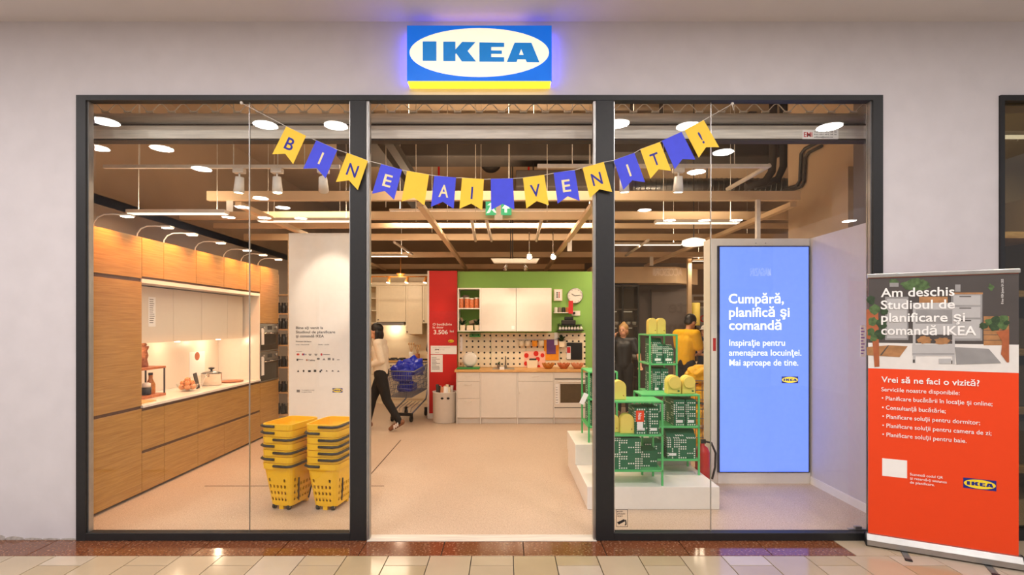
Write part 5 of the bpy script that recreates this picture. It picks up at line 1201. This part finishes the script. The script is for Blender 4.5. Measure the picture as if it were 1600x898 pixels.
# fire extinguisher
fe = thing('fire_extinguisher', 'red fire extinguisher with black hose beside the platform', 'fire extinguisher', (1.975, 5.22+CAM_Y, 0))
B().lathe([(.06, 0), (.07, .01), (.07, .36), (.05, .41), (.02, .43), (.02, .45)], (0, 0, 0), 20).build('cylinder', 'red', fe, local=True)
B().box(-.015, .03, -.012, .012, .45, .49).build('valve', 'black', fe, local=True); B().tube([(.02, 0, .47), (.08, -.02, .46), (.12, -.03, .36), (.115, -.03, .22), (.085, -.03, .1)], .011, 8).build('hose', 'black', fe, local=True)
# yellow bags in a wire bin behind
wbn = thing('wire_bin', 'wire bin of yellow bags between the shelves and the screen', 'wire bin', (X(1098, 6.6), 6.6+CAM_Y, 0))
for a in (((-.25, -.2), (.25, -.2)), ((.25, -.2), (.25, .2)), ((.25, .2), (-.25, .2)), ((-.25, .2), (-.25, -.2))):
    (ax, ay), (bx, by) = a; wires(wbn, 'wire_side', (ax, ay, .02), (bx, by, .02), (bx, by, .95), (ax, ay, .95), 6, 8, .004)
for k, z_ in enumerate((.2, .48, .76, 1.0)): crumple('yellow_bag', ('lowest', 'second lowest', 'third', 'topmost')[k]+' crumpled yellow bag in the wire bin', (X(1098, 6.6)+.02*(-1)**k, 6.6+CAM_Y, z_), (.2, .16, .15), 'bag_yellow', k, 20+k, group='yellow bags in the wire bin')

# ================================================================ SCREEN STAND
ZS_ = 5.37; yS = ZS_+CAM_Y; kx0, kx1 = X(1112, ZS_), X(1267, ZS_); kcx = (kx0+kx1)/2
ks = thing('screen_stand', 'white stand with a tall glowing blue screen against the pale partition', 'screen', (kcx, yS, 0))
ztop = ZH(372, ZS_)
B().box(kx0, kx1-.005, yS+.012, yS+.22, 0, ztop, bev=.004).build('cabinet', 'white', ks)
B().box(X(1122, ZS_), kx1-.004, yS, yS+.012, .0, ZH(738, ZS_)).build('kick_panel', 'white', ks)
B().box(X(1121, ZS_), X(1264, ZS_), yS-.012, yS+.0115, ZH(738, ZS_)+.001, ZH(384, ZS_), bev=.002).build('bezel', 'navy', ks)
sc_ = B().box(X(1124, ZS_), X(1262, ZS_), yS-.0145, yS-.0122, ZH(736, ZS_), ZH(386, ZS_)).build('screen', 'screen_blue', ks)
def stx(s, a, c, bl, h, bold):
    f = 4.08; text('lettering', s, 'screen_text', ks, X(920+a/f, ZS_)-kcx, X(920+c/f, ZS_)-kcx, ZH(380+bl/f, ZS_), -.0148, size=h, bold=bold, depth=.001)
stx('Cumpără,', 888, 1238, 382, .099, .013); stx('planifică și', 890, 1275, 467, .099, .013); stx('comandă', 890, 1223, 550, .099, .013)
stx('Inspirație pentru', 892, 1245, 652, .066, .004); stx('amenajarea locuinței.', 890, 1350, 715, .066, .004); stx('Mai aproape de tine.', 892, 1330, 778, .066, .004)
M('screen_navy', C(20, 40, 120), .4, em=.6); M('screen_yellow', C(250, 220, 60), .4, em=.8)
f = 4.08; logo(ks, X(920+1277/f, ZS_)-kcx, ZH(380+869/f, ZS_), .17, .068, -.0148, 'screen_navy', 'screen_yellow', 'screen_navy', .001)
B().box(X(1117, ZS_)-.015, X(1117, ZS_)+.015, yS+.010, yS+.0119, ZH(548, ZS_), ZH(528, ZS_)).build('red_sticker', 'red_print', ks)
for dx in (-.05, .05): B().cyl((kcx+dx, yS+.01, ztop-.05), (kcx+dx, yS+.013, ztop-.05), .006, seg=8).build('screw', 'alu', ks)
tag(B().box(X(1184, 5.5)-.02, X(1184, 5.5)+.02, 5.5+CAM_Y-.02, 5.5+CAM_Y+.02, ztop+.001, ZB-.002).build('support_post', 'beam_white'), 'white post rising from the screen stand to the ceiling beam', 'post')
# ================================================================ STICKERS ON THE GLASS
st = thing('camera_sticker', 'video surveillance sticker with camera symbol low on the right pane', 'sticker', (X(967, 3.99), .0235, ZH(823, 3.99)))
sw, shh = .075, .135
flat('border', [rect(-.02, .068, 0, shh), rect(-.017, .065, .003, shh-.003)], 'black_print', st, 0, .0008)
for i, s_ in enumerate(('MAGAZIN', 'SUPRAVEGHEAT', 'VIDEO')): text('lettering', s_, 'black_print', st, -.014, .05-(.02 if i != 1 else 0), shh-.022-.018*i, 0, size=.011, bold=.02, depth=.0008)
flat('camera_symbol', [[(-.015, .035), (.04, .06), (.05, .045), (.0, .018)]], 'black_print', st, 0, .0008); flat('camera_symbol', [[(.048, .055), (.056, .055), (.06, .02), (.05, .01), (.044, .014), (.05, .024)]], 'black_print', st, 0, .0008)
st = thing('notice_strip', 'narrow white notice with purple print on the pane behind the banner', 'notice', (X(1348, 3.99), .0235, ZH(557, 3.99)))
B().box(-.018, .018, -.001, 0, 0, .24).build('paper', 'white_print', st, local=True)
for k in range(9): B().box(-.014, .006+.008*((k*7) % 2), -.0015, -.001, .02+k*.024, .03+k*.024).build('print_line', 'purple_paper', st, local=True)
tag(B().box(X(1322, 4.05), X(1350, 4.05), .04, .07, .058, .064).box(X(1331, 4.05), X(1342, 4.05), .042, .068, .064, .085, bev=.005).build('floor_lock', 'alu'), 'small metal lock at the foot of the right pane', 'lock')

# ================================================================ ROLL-UP BANNER
bl_, br_ = Vector((2.71, -.078)), Vector((3.45, -.468)); bc = (bl_+br_)/2; ang = math.atan2(br_.y-bl_.y, br_.x-bl_.x); BW = (br_-bl_).length
bn = thing('rollup_banner', 'orange roll-up banner with kitchen photo standing on the mall floor', 'banner', (bc.x, bc.y, 0), ang)
def BU(px, py):
    """where the sight line through a photo pixel meets the banner: (along, up)"""
    d = Vector(((px-790)/FPX, 1.0)); n = Vector((-math.sin(ang), math.cos(ang))); o0 = Vector((0, CAM_Y))
    k = (bc-o0).dot(n)/d.dot(n); p = o0+d*k-bc
    return p.dot(Vector((math.cos(ang), math.sin(ang)))), EYE+(507-py)/FPX*k
hw = BW/2; ztp = 2.0
B().box(-hw, hw, -.004, 0, .075, ztp-.01).build('print_sheet', 'orange_print', bn, local=True)
B().box(-hw-.008, hw+.008, -.016, .012, ztp-.014, ztp+.018, bev=.006).build('top_rail', 'alu', bn, local=True)
B().prism([(-.055, .012), (.045, .012), (.045, .06), (.01, .088), (-.03, .088), (-.055, .05)], -hw-.012, hw+.012, axis='x').build('cassette', 'alu', bn, local=True)
for s_ in (-1, 1): B().prism([(-.058, .008), (.048, .008), (.048, .062), (.012, .092), (-.032, .092), (-.058, .052)], s_*(hw+.012), s_*(hw+.02), axis='x').build('end_cap', 'black', bn, local=True)
for x_ in (-.21, .25):
    o = B().box(x_-.02, x_+.02, -.2, .16, 0, .006, bev=.002).build('foot', 'steel', bn, local=True); B().box(x_-.021, x_+.021, -.215, -.185, 0, .009, bev=.002).build('foot_pad', 'black', o, local=True)
    B().box(x_-.018, x_+.018, -.03, .03, .006, .013).build('foot_mount', 'steel', bn, local=True)
B().cyl((0, .03, .05), (0, .012, ztp-.01), .008, seg=8).build('pole', 'alu', bn, local=True)
# printed photo: a kitchen scene in flat shapes
pz0 = 1.315
ph_ = B().box(-hw, hw, -.0048, -.004, pz0, ztp-.016).build('photo_print', 'photo_dark', bn, local=True)
_lay = [0]
def pp_(mat, pts):
    _lay[0] += 1; flat('photo_shape', [[BU(1330+x_/3.593, 400+y_/3.593) for x_, y_ in pts]], mat, ph_, -.0048-.00006*_lay[0], .0004)
def pr(mat, x0, y0, x1, y1): pp_(mat, [(x0, y0), (x1, y0), (x1, y1), (x0, y1)])
def blobp(mat, cx_, cy_, rx, ry, n=22, seed=0, jag=.35):
    rn = random.Random(seed+cx_); pp_(mat, [(cx_+rx*(1-jag*rn.random())*math.cos(2*PI*i/n), cy_+ry*(1-jag*rn.random())*math.sin(2*PI*i/n)) for i in range(n)])
B().box(-hw, hw, -.0049, -.0048, pz0, pz0+.19).build('photo_shape', 'photo_pale', ph_, local=True); pr('photo_grey', 190, 228, 320, 470); pr('photo_white', 200, 240, 312, 460); pr('photo_grey', 560, 212, 735, 475); pr('photo_wood', 552, 204, 738, 214)
for y0, y1 in ((220, 275), (285, 345), (355, 462)): pr('photo_white', 572, y0, 724, y1); pr('photo_dark', 606, y0+4, 672, y0+10)
pr('photo_dark', 320, 230, 345, 470); pr('photo_wood', 742, 338, 884, 500)
for y_ in (362, 388, 414, 440, 470): pr('photo_dark', 742, y_, 884, y_+3)
blobp('photo_green', 365, 160, 95, 40, 30); blobp('photo_green', 240, 150, 30, 26, 18, 2); pr('photo_grey', 215, 150, 265, 172); pr('photo_grey', 582, 160, 612, 200); blobp('photo_green', 785, 170, 26, 26, 14, 5, .7)
# trolley in the photo
pr('photo_white', 345, 262, 580, 300); pr('photo_wood', 380, 228, 540, 262); pr('photo_white', 345, 262, 360, 600); pr('photo_white', 566, 262, 580, 605); pr('photo_grey', 360, 300, 566, 380); pr('photo_white', 345, 380, 580, 440); pr('photo_dark', 360, 440, 566, 470); blobp('photo_wood', 410, 470, 50, 26, 20, 4); blobp('photo_wood', 510, 476, 54, 24, 20, 6)
pr('photo_white', 342, 495, 578, 560); pr('photo_grey', 342, 545, 578, 552); pr('photo_dark', 345, 580, 356, 598); pr('photo_dark', 555, 585, 566, 604); pp_('photo_grey', [(580, 510), (770, 520), (840, 600), (590, 608)])
pr('photo_white', 490, 575, 560, 604)
pp_('photo_wood', [(86, 510), (215, 500), (316, 505), (270, 566), (88, 556)]); pp_('photo_dark', [(205, 500), (212, 500), (170, 556), (160, 556)])
pp_('photo_terra', [(84, 300), (150, 292), (158, 620), (130, 622), (118, 470), (86, 462)])
for k, (x_, y_, r_) in enumerate(((110, 245, 30), (130, 300, 34), (185, 310, 26), (120, 365, 30), (170, 380, 34), (110, 425, 28), (160, 440, 36), (125, 460, 26))): blobp('photo_green' if k % 2 else 'photo_green_dark', x_, y_, r_, r_, 16, k)
pp_('photo_terra', [(812, 425), (884, 410), (884, 595), (872, 596), (838, 550), (846, 480)])
for k, (x_, y_, r_) in enumerate(((740, 392, 28), (775, 372, 32), (815, 360, 38), (855, 355, 36), (800, 395, 36), (850, 390, 34), (870, 375, 20))): blobp('photo_green' if k % 2 else 'photo_green_dark', x_, y_, r_, r_*.8, 16, 20+k)
def bt(s, a, bly, c, h, bold, f=3.593, oy=400, mat='white_print'):
    u0, z0 = BU(1330+a/f, oy+bly/f); u1, _ = BU(1330+c/f, oy+bly/f)
    text('lettering', s, mat, bn, u0, u1, z0, -.0095, size=h, bold=bold, depth=.001)
bt('Am deschis', 165, 230, 578, .066, .014); bt('Studioul de', 165, 298, 580, .066, .014); bt('planificare și', 167, 368, 637, .066, .014); bt('comandă IKEA', 167, 440, 700, .066, .014)
bt('Vrei să ne faci o vizită?', 168, 706, 718, .043, .014); bt('Serviciile noastre disponibile:', 168, 757, 606, .031, .004); bt('• Planificare bucătării în locație și online;', 170, 806, 790, .031, .004); bt('• Consultanță bucătărie;', 172, 858, 528, .031, .004)
bt('• Planificare soluții pentru dormitor;', 168, 44, 698, .031, .004, 3.481, 640); bt('• Planificare soluții pentru camera de zi;', 168, 93, 760, .031, .004, 3.481, 640); bt('• Planificare soluții pentru baie.', 168, 142, 625, .031, .004, 3.481, 640)
for i, (s_, c_) in enumerate((('Scanează codul QR', 497), ('și rezervă-ți sesiunea', 518), ('de planificare.', 452))): bt(s_, 318, 354+22*i, c_, .018, .004, 3.481, 640)
u0, z1_ = BU(1330+168/3.481, 640+262/3.481); u1, z0_ = BU(1330+303/3.481, 640+372/3.481); B().box(u0, u1, -.0052, -.004, z0_, z1_).build('white_field', 'white_print', bn, local=True)
u0, _ = BU(1330+607/3.481, 750); u1, _ = BU(1330+787/3.481, 750); uc, zc = BU(1330+697/3.481, 640+404/3.481); logo(bn, uc, zc, u1-u0, (u1-u0)*.405, -.005, 'blue_print', 'yellow_print', 'blue_print', .0008)
u0, z0_ = BU(1567, 475); o = text('lettering', '© Inter IKEA Systems B.V. 2025', 'white_print', bn, 0, .17, 0, 0, size=.012, depth=.001); o.rotation_euler = (0, -PI/2, 0); o.location = (u0, -.0095, z0_)

# ================================================================ BUNTING
ZF = 3.925; yF = ZF+CAM_Y; fb = 2.051
def bp(x_, y_): return P(370+x_/fb, 150+y_/fb, ZF)
flags = [((160, 98), (222, 128), 'B'), ((256, 143), (322, 172), 'I'), ((355, 183), (420, 207), 'N'), ((463, 218), (530, 237), 'E'), ((546, 240), (616, 252), ''), ((633, 255), (703, 262), 'A'), ((722, 262), (792, 267), 'I'), ((814, 266), (885, 264), ''), ((917, 262), (985, 253), 'V'), ((1015, 247), (1083, 237), 'E'), ((1108, 230), (1175, 212), 'N'), ((1208, 206), (1273, 183), 'I'), ((1293, 171), (1355, 148), 'T'), ((1361, 145), (1425, 114), ''), ((1435, 110), (1495, 78), '!')]
bu = thing('bunting', 'string of yellow and blue welcome flags hung across the shopfront', 'bunting', bp(800, 265))
pts = [bp(15, 22)]
for a, c, _ in flags: pts += [bp(*a), bp(*c)]
pts.append(bp(1588, 25)); B().tube(pts, .0022, 5).build('cord', 'string', bu)
B().ell(bp(15, 22), .012, 8, 6).build('knot', 'string', bu); B().ell(bp(1588, 25), .012, 8, 6).tube([bp(1588, 25), bp(1592, 45)], .003, 5).build('knot', 'string', bu)
rn = random.Random(5)
for i, (a, c, ch) in enumerate(flags):
    p0, p1 = bp(*a), bp(*c); W = (p1-p0).length; e = math.atan2(p1.z-p0.z, p1.x-p0.x); L = .235; nt_ = .045
    mt_ = 'bunt_yellow' if i % 2 == 0 else 'bunt_blue'
    fl = B().prism([(-W/2, 0), (W/2, 0), (W/2+.004, -L), (0, -L+nt_), (-W/2-.004, -L)], -.0015, .0015).build('flag', mt_, bu, local=True)
    fl.location = (p0+p1)/2-Vector(bu.location)-Vector((0, .004, 0)); fl.rotation_euler = (rn.uniform(-.04, .02), -e*.97, rn.uniform(-.08, .08))
    if ch:
        wd = {'I': .014, '!': .016, 'N': .075, 'A': .075, 'V': .075}.get(ch, .062); text('letter', ch, 'bunt_ink' if i % 2 == 0 else 'bunt_cream', fl, -wd/2, wd/2, -.155, -.0016, size=.095, bold=.012, depth=.001)

# ================================================================ LIGHT RAILS AND STORE LAMPS
def rail(lab, px0, px1, Z, py, lamps, tgt):
    z_ = ZH(py, Z); y_ = Z+CAM_Y; x0, x1 = X(px0, Z), X(px1, Z)
    t = thing('light_rail', lab, 'light rail', ((x0+x1)/2, y_, z_)); B().box(x0, x1, y_-.018, y_+.018, z_, z_+.03).build('rail', 'beam_white', t)
    for k in (0.15, .85): B().cyl((x0+(x1-x0)*k, y_, z_+.03), (x0+(x1-x0)*k, y_, 4.69), .004, seg=6).build('hanger', 'galv', t)
    for i, px in enumerate(lamps):
        x_ = X(px, Z); tg_ = Vector(tgt[i][0]); 
        B().box(x_-.05, x_+.05, y_-.03, y_+.03, z_-.045, z_-.001, bev=.006).build('adapter', 'beam_white', t)
        p = Vector((x_, y_, z_-.13)); d = (tg_-p).normalized()
        h_ = B().cyl(p-d*.05, p+d*.09, .036, .046, seg=18).build('spot_head', 'white', t); B().cyl((x_, y_, z_-.045), p-d*.03, .008, seg=8).build('yoke', 'white', t)
        B().cyl(p+d*.09, p+d*.093, .036, seg=16).build('lens', 'warm_glow', h_)
        spot('lamp', p+d*.12, tg_, tgt[i][1], tgt[i][2], tgt[i][3], .6, t, .035)
rail('white spotlight rail behind the left panes', 163, 531, 4.72, 263, (374, 433, 505), [((-2.7, .9, 0), SPOT*1.4, WARM, 1.5), ((-1.95, .75, 0), SPOT*1.5, WARM, 1.3), ((-1.95, 1.83, 2.05), SPOT*2.2, (1, .84, .68), .62)])
rail('white spotlight rail from the doorway to behind the right panes', 840, 1202, 4.72, 262, (975, 1060), [((1.25, 1.0, .6), SPOT*1.6, (1, .85, .68), 1.2), ((1.6, 1.1, .6), SPOT*1.6, (1, .85, .68), 1.2)])
def linear(lab, x_, Z, z_, L, pw, col=WARM, axis='x'):
    y_ = Z+CAM_Y; t = thing('linear_lamp', lab, 'lamp', (x_, y_, z_), group='linear ceiling lamps'); h = L/2
    dx, dy = (h, .05) if axis == 'x' else (.05, h)
    B().box(x_-dx, x_+dx, y_-dy, y_+dy, z_, z_+.035, bev=.004).build('housing', 'beam_white', t); B().box(x_-dx+.01, x_+dx-.01, y_-dy+.008, y_+dy-.008, z_-.006, z_).build('diffuser', 'panel_glow', t)
    for k in (-.8, .8): B().cyl((x_+dx*k*(axis == 'x'), y_+dy*k*(axis == 'y'), z_+.035), (x_+dx*k*(axis == 'x'), y_+dy*k*(axis == 'y'), 4.69), .003, seg=6).build('wire', 'galv', t)
    area('lamp', (x_, y_, z_-.02), (0, 0, 0), dx*2, dy*2, pw, col, t)
    area('added_uplight', (x_, y_, z_+.045), (PI, 0, 0), dx*2, dy*2, UP*pw/STORE_LAMP, col, t)  # upward light added to each pendant to brighten the tan ceiling
linear('slim linear lamp hanging over the oak kitchen', X(278, 5.3), 5.3, ZH(349, 5.3)+.1, 1.0, STORE_LAMP*.6)
linear('slim linear lamp hanging above the welcome panel', X(480, 6.4), 6.4, ZH(352, 6.4)+.05, 1.2, STORE_LAMP*1.0)
linear('slim linear lamp hanging above the green shelves', X(1089, 6.2), 6.2, ZH(355, 6.2)+.05, 1.0, STORE_LAMP)
linear('slim linear lamp just inside the doorway, left of the bunting centre', -.45, 5.0, 3.53, 1.2, STORE_LAMP*1.6)  # added store light, kept out of sight behind the shutter bar
linear('slim linear lamp just inside the doorway, right of the bunting centre', .75, 5.0, 3.53, 1.2, STORE_LAMP*1.3)  # second added store light, likewise hidden by the shutter bar
linear('slim linear lamp over the middle of the store floor, left one', -.9, 7.2, 3.2, 1.4, STORE_LAMP*1.9); linear('slim linear lamp over the middle of the store floor, right one', .6, 7.2, 3.2, 1.4, STORE_LAMP*1.9)
linear('slim linear lamp over the people at the right rear', 2.2, 8.55, 2.95, 1.4, STORE_LAMP*2.4); linear('slim linear lamp over the far right corner of the store', 4.3, 10.3, 2.9, 1.2, STORE_LAMP*1.8)
linear('slim linear lamp in front of the far cream kitchen', -2.4, 9.6, 2.9, 1.2, STORE_LAMP*1.5, WARM)
linear('slim linear lamp inside the neighbouring shop at the right edge', 4.9, 4.6, 3.3, 1.4, STORE_LAMP*2.2, (1, .85, .62))  # lamp added to lift the dark interior behind the neighbouring window
linear('slim linear lamp left of the rear ceiling beams', -2.9, 7.6, 3.1, 1.2, STORE_LAMP*.8)
# pendant bar over the green kitchen
Zp = 7.9; t = thing('spot_bar', 'white ceiling bar with two small spots over the green kitchen', 'lamp', (X(804, Zp), Zp+CAM_Y, ZH(411, Zp)))
z_ = ZH(411, Zp); y_ = Zp+CAM_Y
B().prism([(X(767, Zp), z_+.065), (X(843, Zp), z_+.065), (X(838, Zp), z_), (X(772, Zp), z_)], y_-.05, y_+.05).build('bar', 'beam_white', t)
for px in (798, 801): B().cyl((X(px, Zp), y_, z_+.06), (X(px, Zp), y_, 4.69), .008, seg=6).build('cable', 'dark', t)
for px, tx_ in ((791, -.5), (820, .8)):
    p = Vector((X(px, Zp), y_, z_-.03)); tg_ = Vector((tx_, yG-.1, 1.0)); d = (tg_-p).normalized(); h_ = B().cyl(p, p+Vector((0, 0, .04)), .006, seg=6).cyl(p, p+d*.08, .02, .032, seg=12).build('spot_head', 'chrome', t)
    B().cyl(p+d*.08, p+d*.083, .026, seg=12).build('lens', 'warm_glow', h_); spot('lamp', p+d*.1, tg_, SPOT*1.0, WARM, 1.7, .7, t, .03)
for px, py, Z, l in ((827, 397, 7.4, 'left'), (864, 397, 7.4, 'right')):
    c0 = P(px, py, Z); t = thing('ceiling_spot', 'small chrome ceiling spot behind the doorway beams, %s one' % l, 'lamp', c0)
    B().cyl((0, 0, 0), (0, 0, ZB-c0.z-.0), .008, seg=6).build('stem', 'chrome', t, local=True); B().cyl((0, .02, 0), (0, -.06, -.05), .03, .045, seg=14).build('head', 'chrome', t, local=True); B().cyl((0, -.061, -.051), (0, -.064, -.053), .034, seg=12).build('lens', 'warm_glow', t, local=True)
# exit sign
Ze = 6.45; t = thing('exit_sign', 'green and white emergency exit sign hanging behind the blue flag', 'sign', (X(779, Ze), Ze+CAM_Y, ZH(336, Ze))); 
w_ = X(799.5, Ze)-X(759, Ze); h_ = ZH(314, Ze)-ZH(336, Ze)
B().box(-w_/2, w_/2, -.01, .01, 0, h_, bev=.003).build('plate', 'exit_green', t, local=True); B().box(-.03, .03, -.015, .015, h_, ZB-.001-ZH(336, Ze)).build('bracket', 'beam_white', t, local=True); B().box(-.05, .05, -.02, .02, -.06, -.001).build('lamp_clip', 'beam_white', t, local=True)
flat('arrow', [[(.075, .03), (.105, .03), (.105, .08), (.14, .08), (.09, .14), (.04, .08), (.075, .08)]], 'exit_white', t, -.0102, .002)
flat('running_figure', [[(-.15, .02), (-.11, .03), (-.09, .07), (-.05, .03), (-.02, .02), (-.06, .08), (-.055, .11), (-.02, .12), (-.06, .14), (-.10, .15), (-.14, .12), (-.10, .12), (-.12, .07)]], 'exit_white', t, -.0102, .002); flat('running_figure', [ellipse(-.06, .158, .014, .012, 12)], 'exit_white', t, -.0102, .002)
flat('door_shape', [rect(-.025, .02, .012, .155)], 'exit_white', t, -.0102, .001)
# small hanging price cards on the beams
for px, py, Z, l in ((359, 316, 5.55, 'front left beam'), (890, 382, 8.0, 'beam right of the exit sign'), (1018, 407, 10.15, 'beam above the people')):
    c0 = P(px, py, Z); t = thing('hanging_card', 'small white hanging card on the '+l, 'card', c0); B().box(-.035, .035, -.003, .003, -.1, .08).build('card', 'white', t, local=True); B().cyl((0, 0, .08), (0, 0, max(.1, ZB-c0.z)), .003, seg=5).build('string', 'string', t, local=True)
# round pendant, right
t = thing('round_pendant', 'round cream pendant lamp behind the right beams', 'lamp', P(1084, 381, 7.1)); PZ = 4.69-P(1084, 381, 7.1).z; B().lathe([(.05, .08), (.15, .05), (.16, .0), (.14, -.02), (.02, -.03)], (0, 0, 0), 22).build('shade', 'panel_glow', t, local=True); B().cyl((0, 0, .08), (0, 0, PZ), .006, seg=6).build('cord', 'dark', t, local=True)

# ================================================================ RIGHT BACKGROUND
ZW = 11.5
struct('wall_back_grey', B().box(1.76, X(1076, ZW), ZW+CAM_Y, ZW+CAM_Y+.1, 0, 3.0), 'grey_wall', label='dark grey partition wall behind the people at the right', cat='wall')
tag(B().prism([(1.8, 7.0), (X(1056, 11.0), 7.0), (X(1076, ZW)+.2, 7.53), (1.8, 7.53)], ZH(442, 11), ZH(417, 11), axis='z').build('soffit', 'beam'), 'cream soffit above the dark grey partition', 'soffit')
vt = thing('glass_cabinet', 'dark glass-door cabinet with lit shelves behind the blond woman', 'cabinet', (X(975, 11), 11.2+CAM_Y, 0)); v0, v1 = X(940, 11), X(999, 11); zv = ZH(445, 11); yv = 11.0+CAM_Y
B().box(v0, v1, yv+.3, yv+.35, 0, zv).build('back', 'vitrine', vt)
for x_ in (v0, X(973, 11)-.02, v1-.04): B().box(x_, x_+.04, yv, yv+.3, 0, zv).build('upright', 'dark', vt)
for z_ in (0, .5, .9, 1.25, 1.6, 1.95, zv-.03): B().box(v0+.04, v1-.04, yv+.02, yv+.3, z_, z_+.03).build('shelf', 'vitrine', vt)
for x0, x1 in ((v0+.05, X(973, 11)-.03), (X(973, 11)+.03, v1-.05)):
    B().box(x0, x1, yv-.004, yv, .05, zv-.05).build('glass_door', 'clear', vt)
    for z_ in (1.22, 1.57, 1.92): B().box(x0+.05, x1-.05, yv+.2, yv+.28, z_-.005, z_+.0).build('shelf_light', 'shelf_glow', vt)
i = 0
for z_, rw in ((.931, 'lower'), (1.281, 'middle'), (1.631, 'upper')):
    for k in range(4):
        tag(B().lathe([(.03, 0), (.045, .02), (.05, .07), (.046, .07)], (v0+.34+k*.13, yv+.14, z_), 12).build('bowl', 'white'), 'white bowl on the %s lit shelf of the dark glass cabinet' % rw, 'bowl', 'bowls on the %s shelf of the glass cabinet' % rw)
for px, l in ((969, 'left'), (984, 'right')):
    tag(B().prism([(X(px-7, 11), ZH(442, 11)), (X(px+6, 11), ZH(442, 11)), (X(px+4, 11), ZH(434, 11)), (X(px-5, 11), ZH(434, 11))], yv+.05, yv+.06).build('lamp_shade', 'cream'), 'pale lamp shade on top of the dark glass cabinet, %s one' % l, 'lamp shade')
tag(B().box(X(960, 11), X(999, 11), yv+.1, yv+.14, zv, ZH(443, 11)).build('header_board', 'dark'), 'dark board above the glass cabinet', 'board')
tag(B().box(X(1018, 11.4), X(1034, 11.4), 11.4+CAM_Y, 11.49+CAM_Y, .0, ZH(452, 11.4)).build('wall_panel', 'grey_wall'), 'narrow raised grey panel on the dark grey partition', 'panel')
tag(B().box(X(1075, 10.4), X(1081, 10.4), 10.4+CAM_Y, 10.48+CAM_Y, 0, ZB-.001).build('column', 'beam'), 'slim cream column between grey partition and rear area', 'column')
t = thing('floor_lamp', 'yellow drum shade lamp behind the man in yellow', 'lamp', (X(1087, 11.2), 11.2+CAM_Y, 0)); B().cyl((0, 0, 0), (0, 0, 1.7), .012, seg=8).build('pole', 'dark', t, local=True); B().lathe([(.15, 0), (.16, .02), (.02, .03)], (0, 0, 0), 16).build('base', 'dark', t, local=True); B().lathe([(.085, 1.62), (.09, 1.63), (.09, 2.1), (.08, 2.11)], (0, 0, 0), 18).build('shade', 'yellow_arch', t, local=True)
t = thing('round_poster', 'round grey poster with number 100 at the far right', 'poster', (X(1100, 12.5), 12.5+CAM_Y, ZH(498, 12.5))); o = B().cyl((0, 0, 0), (0, .02, 0), .26, seg=28).build('disc', 'photo_grey', t, local=True); text('lettering', '100', 'red_print', t, -.2, .2, -.07, -.001, size=.16, bold=.02, depth=.002); B().cyl((0, .01, -.26), (0, .01, -ZH(498, 12.5)), .012, seg=8).build('pole', 'dark', t, local=True)
t = thing('service_desk', 'pale service desk with dark open shelves behind the man in yellow', 'desk', (X(1098, 9.5), 9.75+CAM_Y, 0)); d0, d1 = X(1078, 9.5), X(1125, 9.5); yd = 9.95+CAM_Y
B().box(d0, d1, yd, yd+.5, .86, .9).build('desk_top', 'beam', t); B().box(d0, d0+.04, yd, yd+.5, 0, .86).box(d1-.04, d1, yd, yd+.5, 0, .86).build('side', 'beam', t); B().box(d0+.04, d1-.04, yd+.4, yd+.44, 0, .86).build('back', 'dark', t)
for z_ in (.2, .55): B().box(d0+.04, d1-.04, yd+.05, yd+.4, z_, z_+.025).build('shelf', 'beam', t)
t = thing('wall_rack', 'white metal rack with sloping bars at the far right rear', 'rack', (X(1098, 13.2), 13.2+CAM_Y, 0))
for k, z_ in enumerate((2.35, 2.2, 2.05, 1.9)): B().box(X(1079, 13.2), X(1120, 13.2), 13.1+CAM_Y, 13.15+CAM_Y, z_, z_+.05).build('bar', 'white', t)
for px in (1080, 1117): B().box(X(px, 13.2), X(px, 13.2)+.04, 13.15+CAM_Y, 13.2+CAM_Y, 0, 2.4).build('upright', 'white', t)
t = thing('wall_desk', 'pale counter behind the blond woman', 'counter', (X(966, 10.3), 10.5+CAM_Y, 0)); B().box(X(945, 10.3), X(988, 10.3), 10.3+CAM_Y, 10.7+CAM_Y, .85, .9).build('counter_top', 'beam', t); B().box(X(946, 10.3), X(987, 10.3), 10.33+CAM_Y, 10.68+CAM_Y, 0, .85).build('counter_body', 'tan_dark', t)
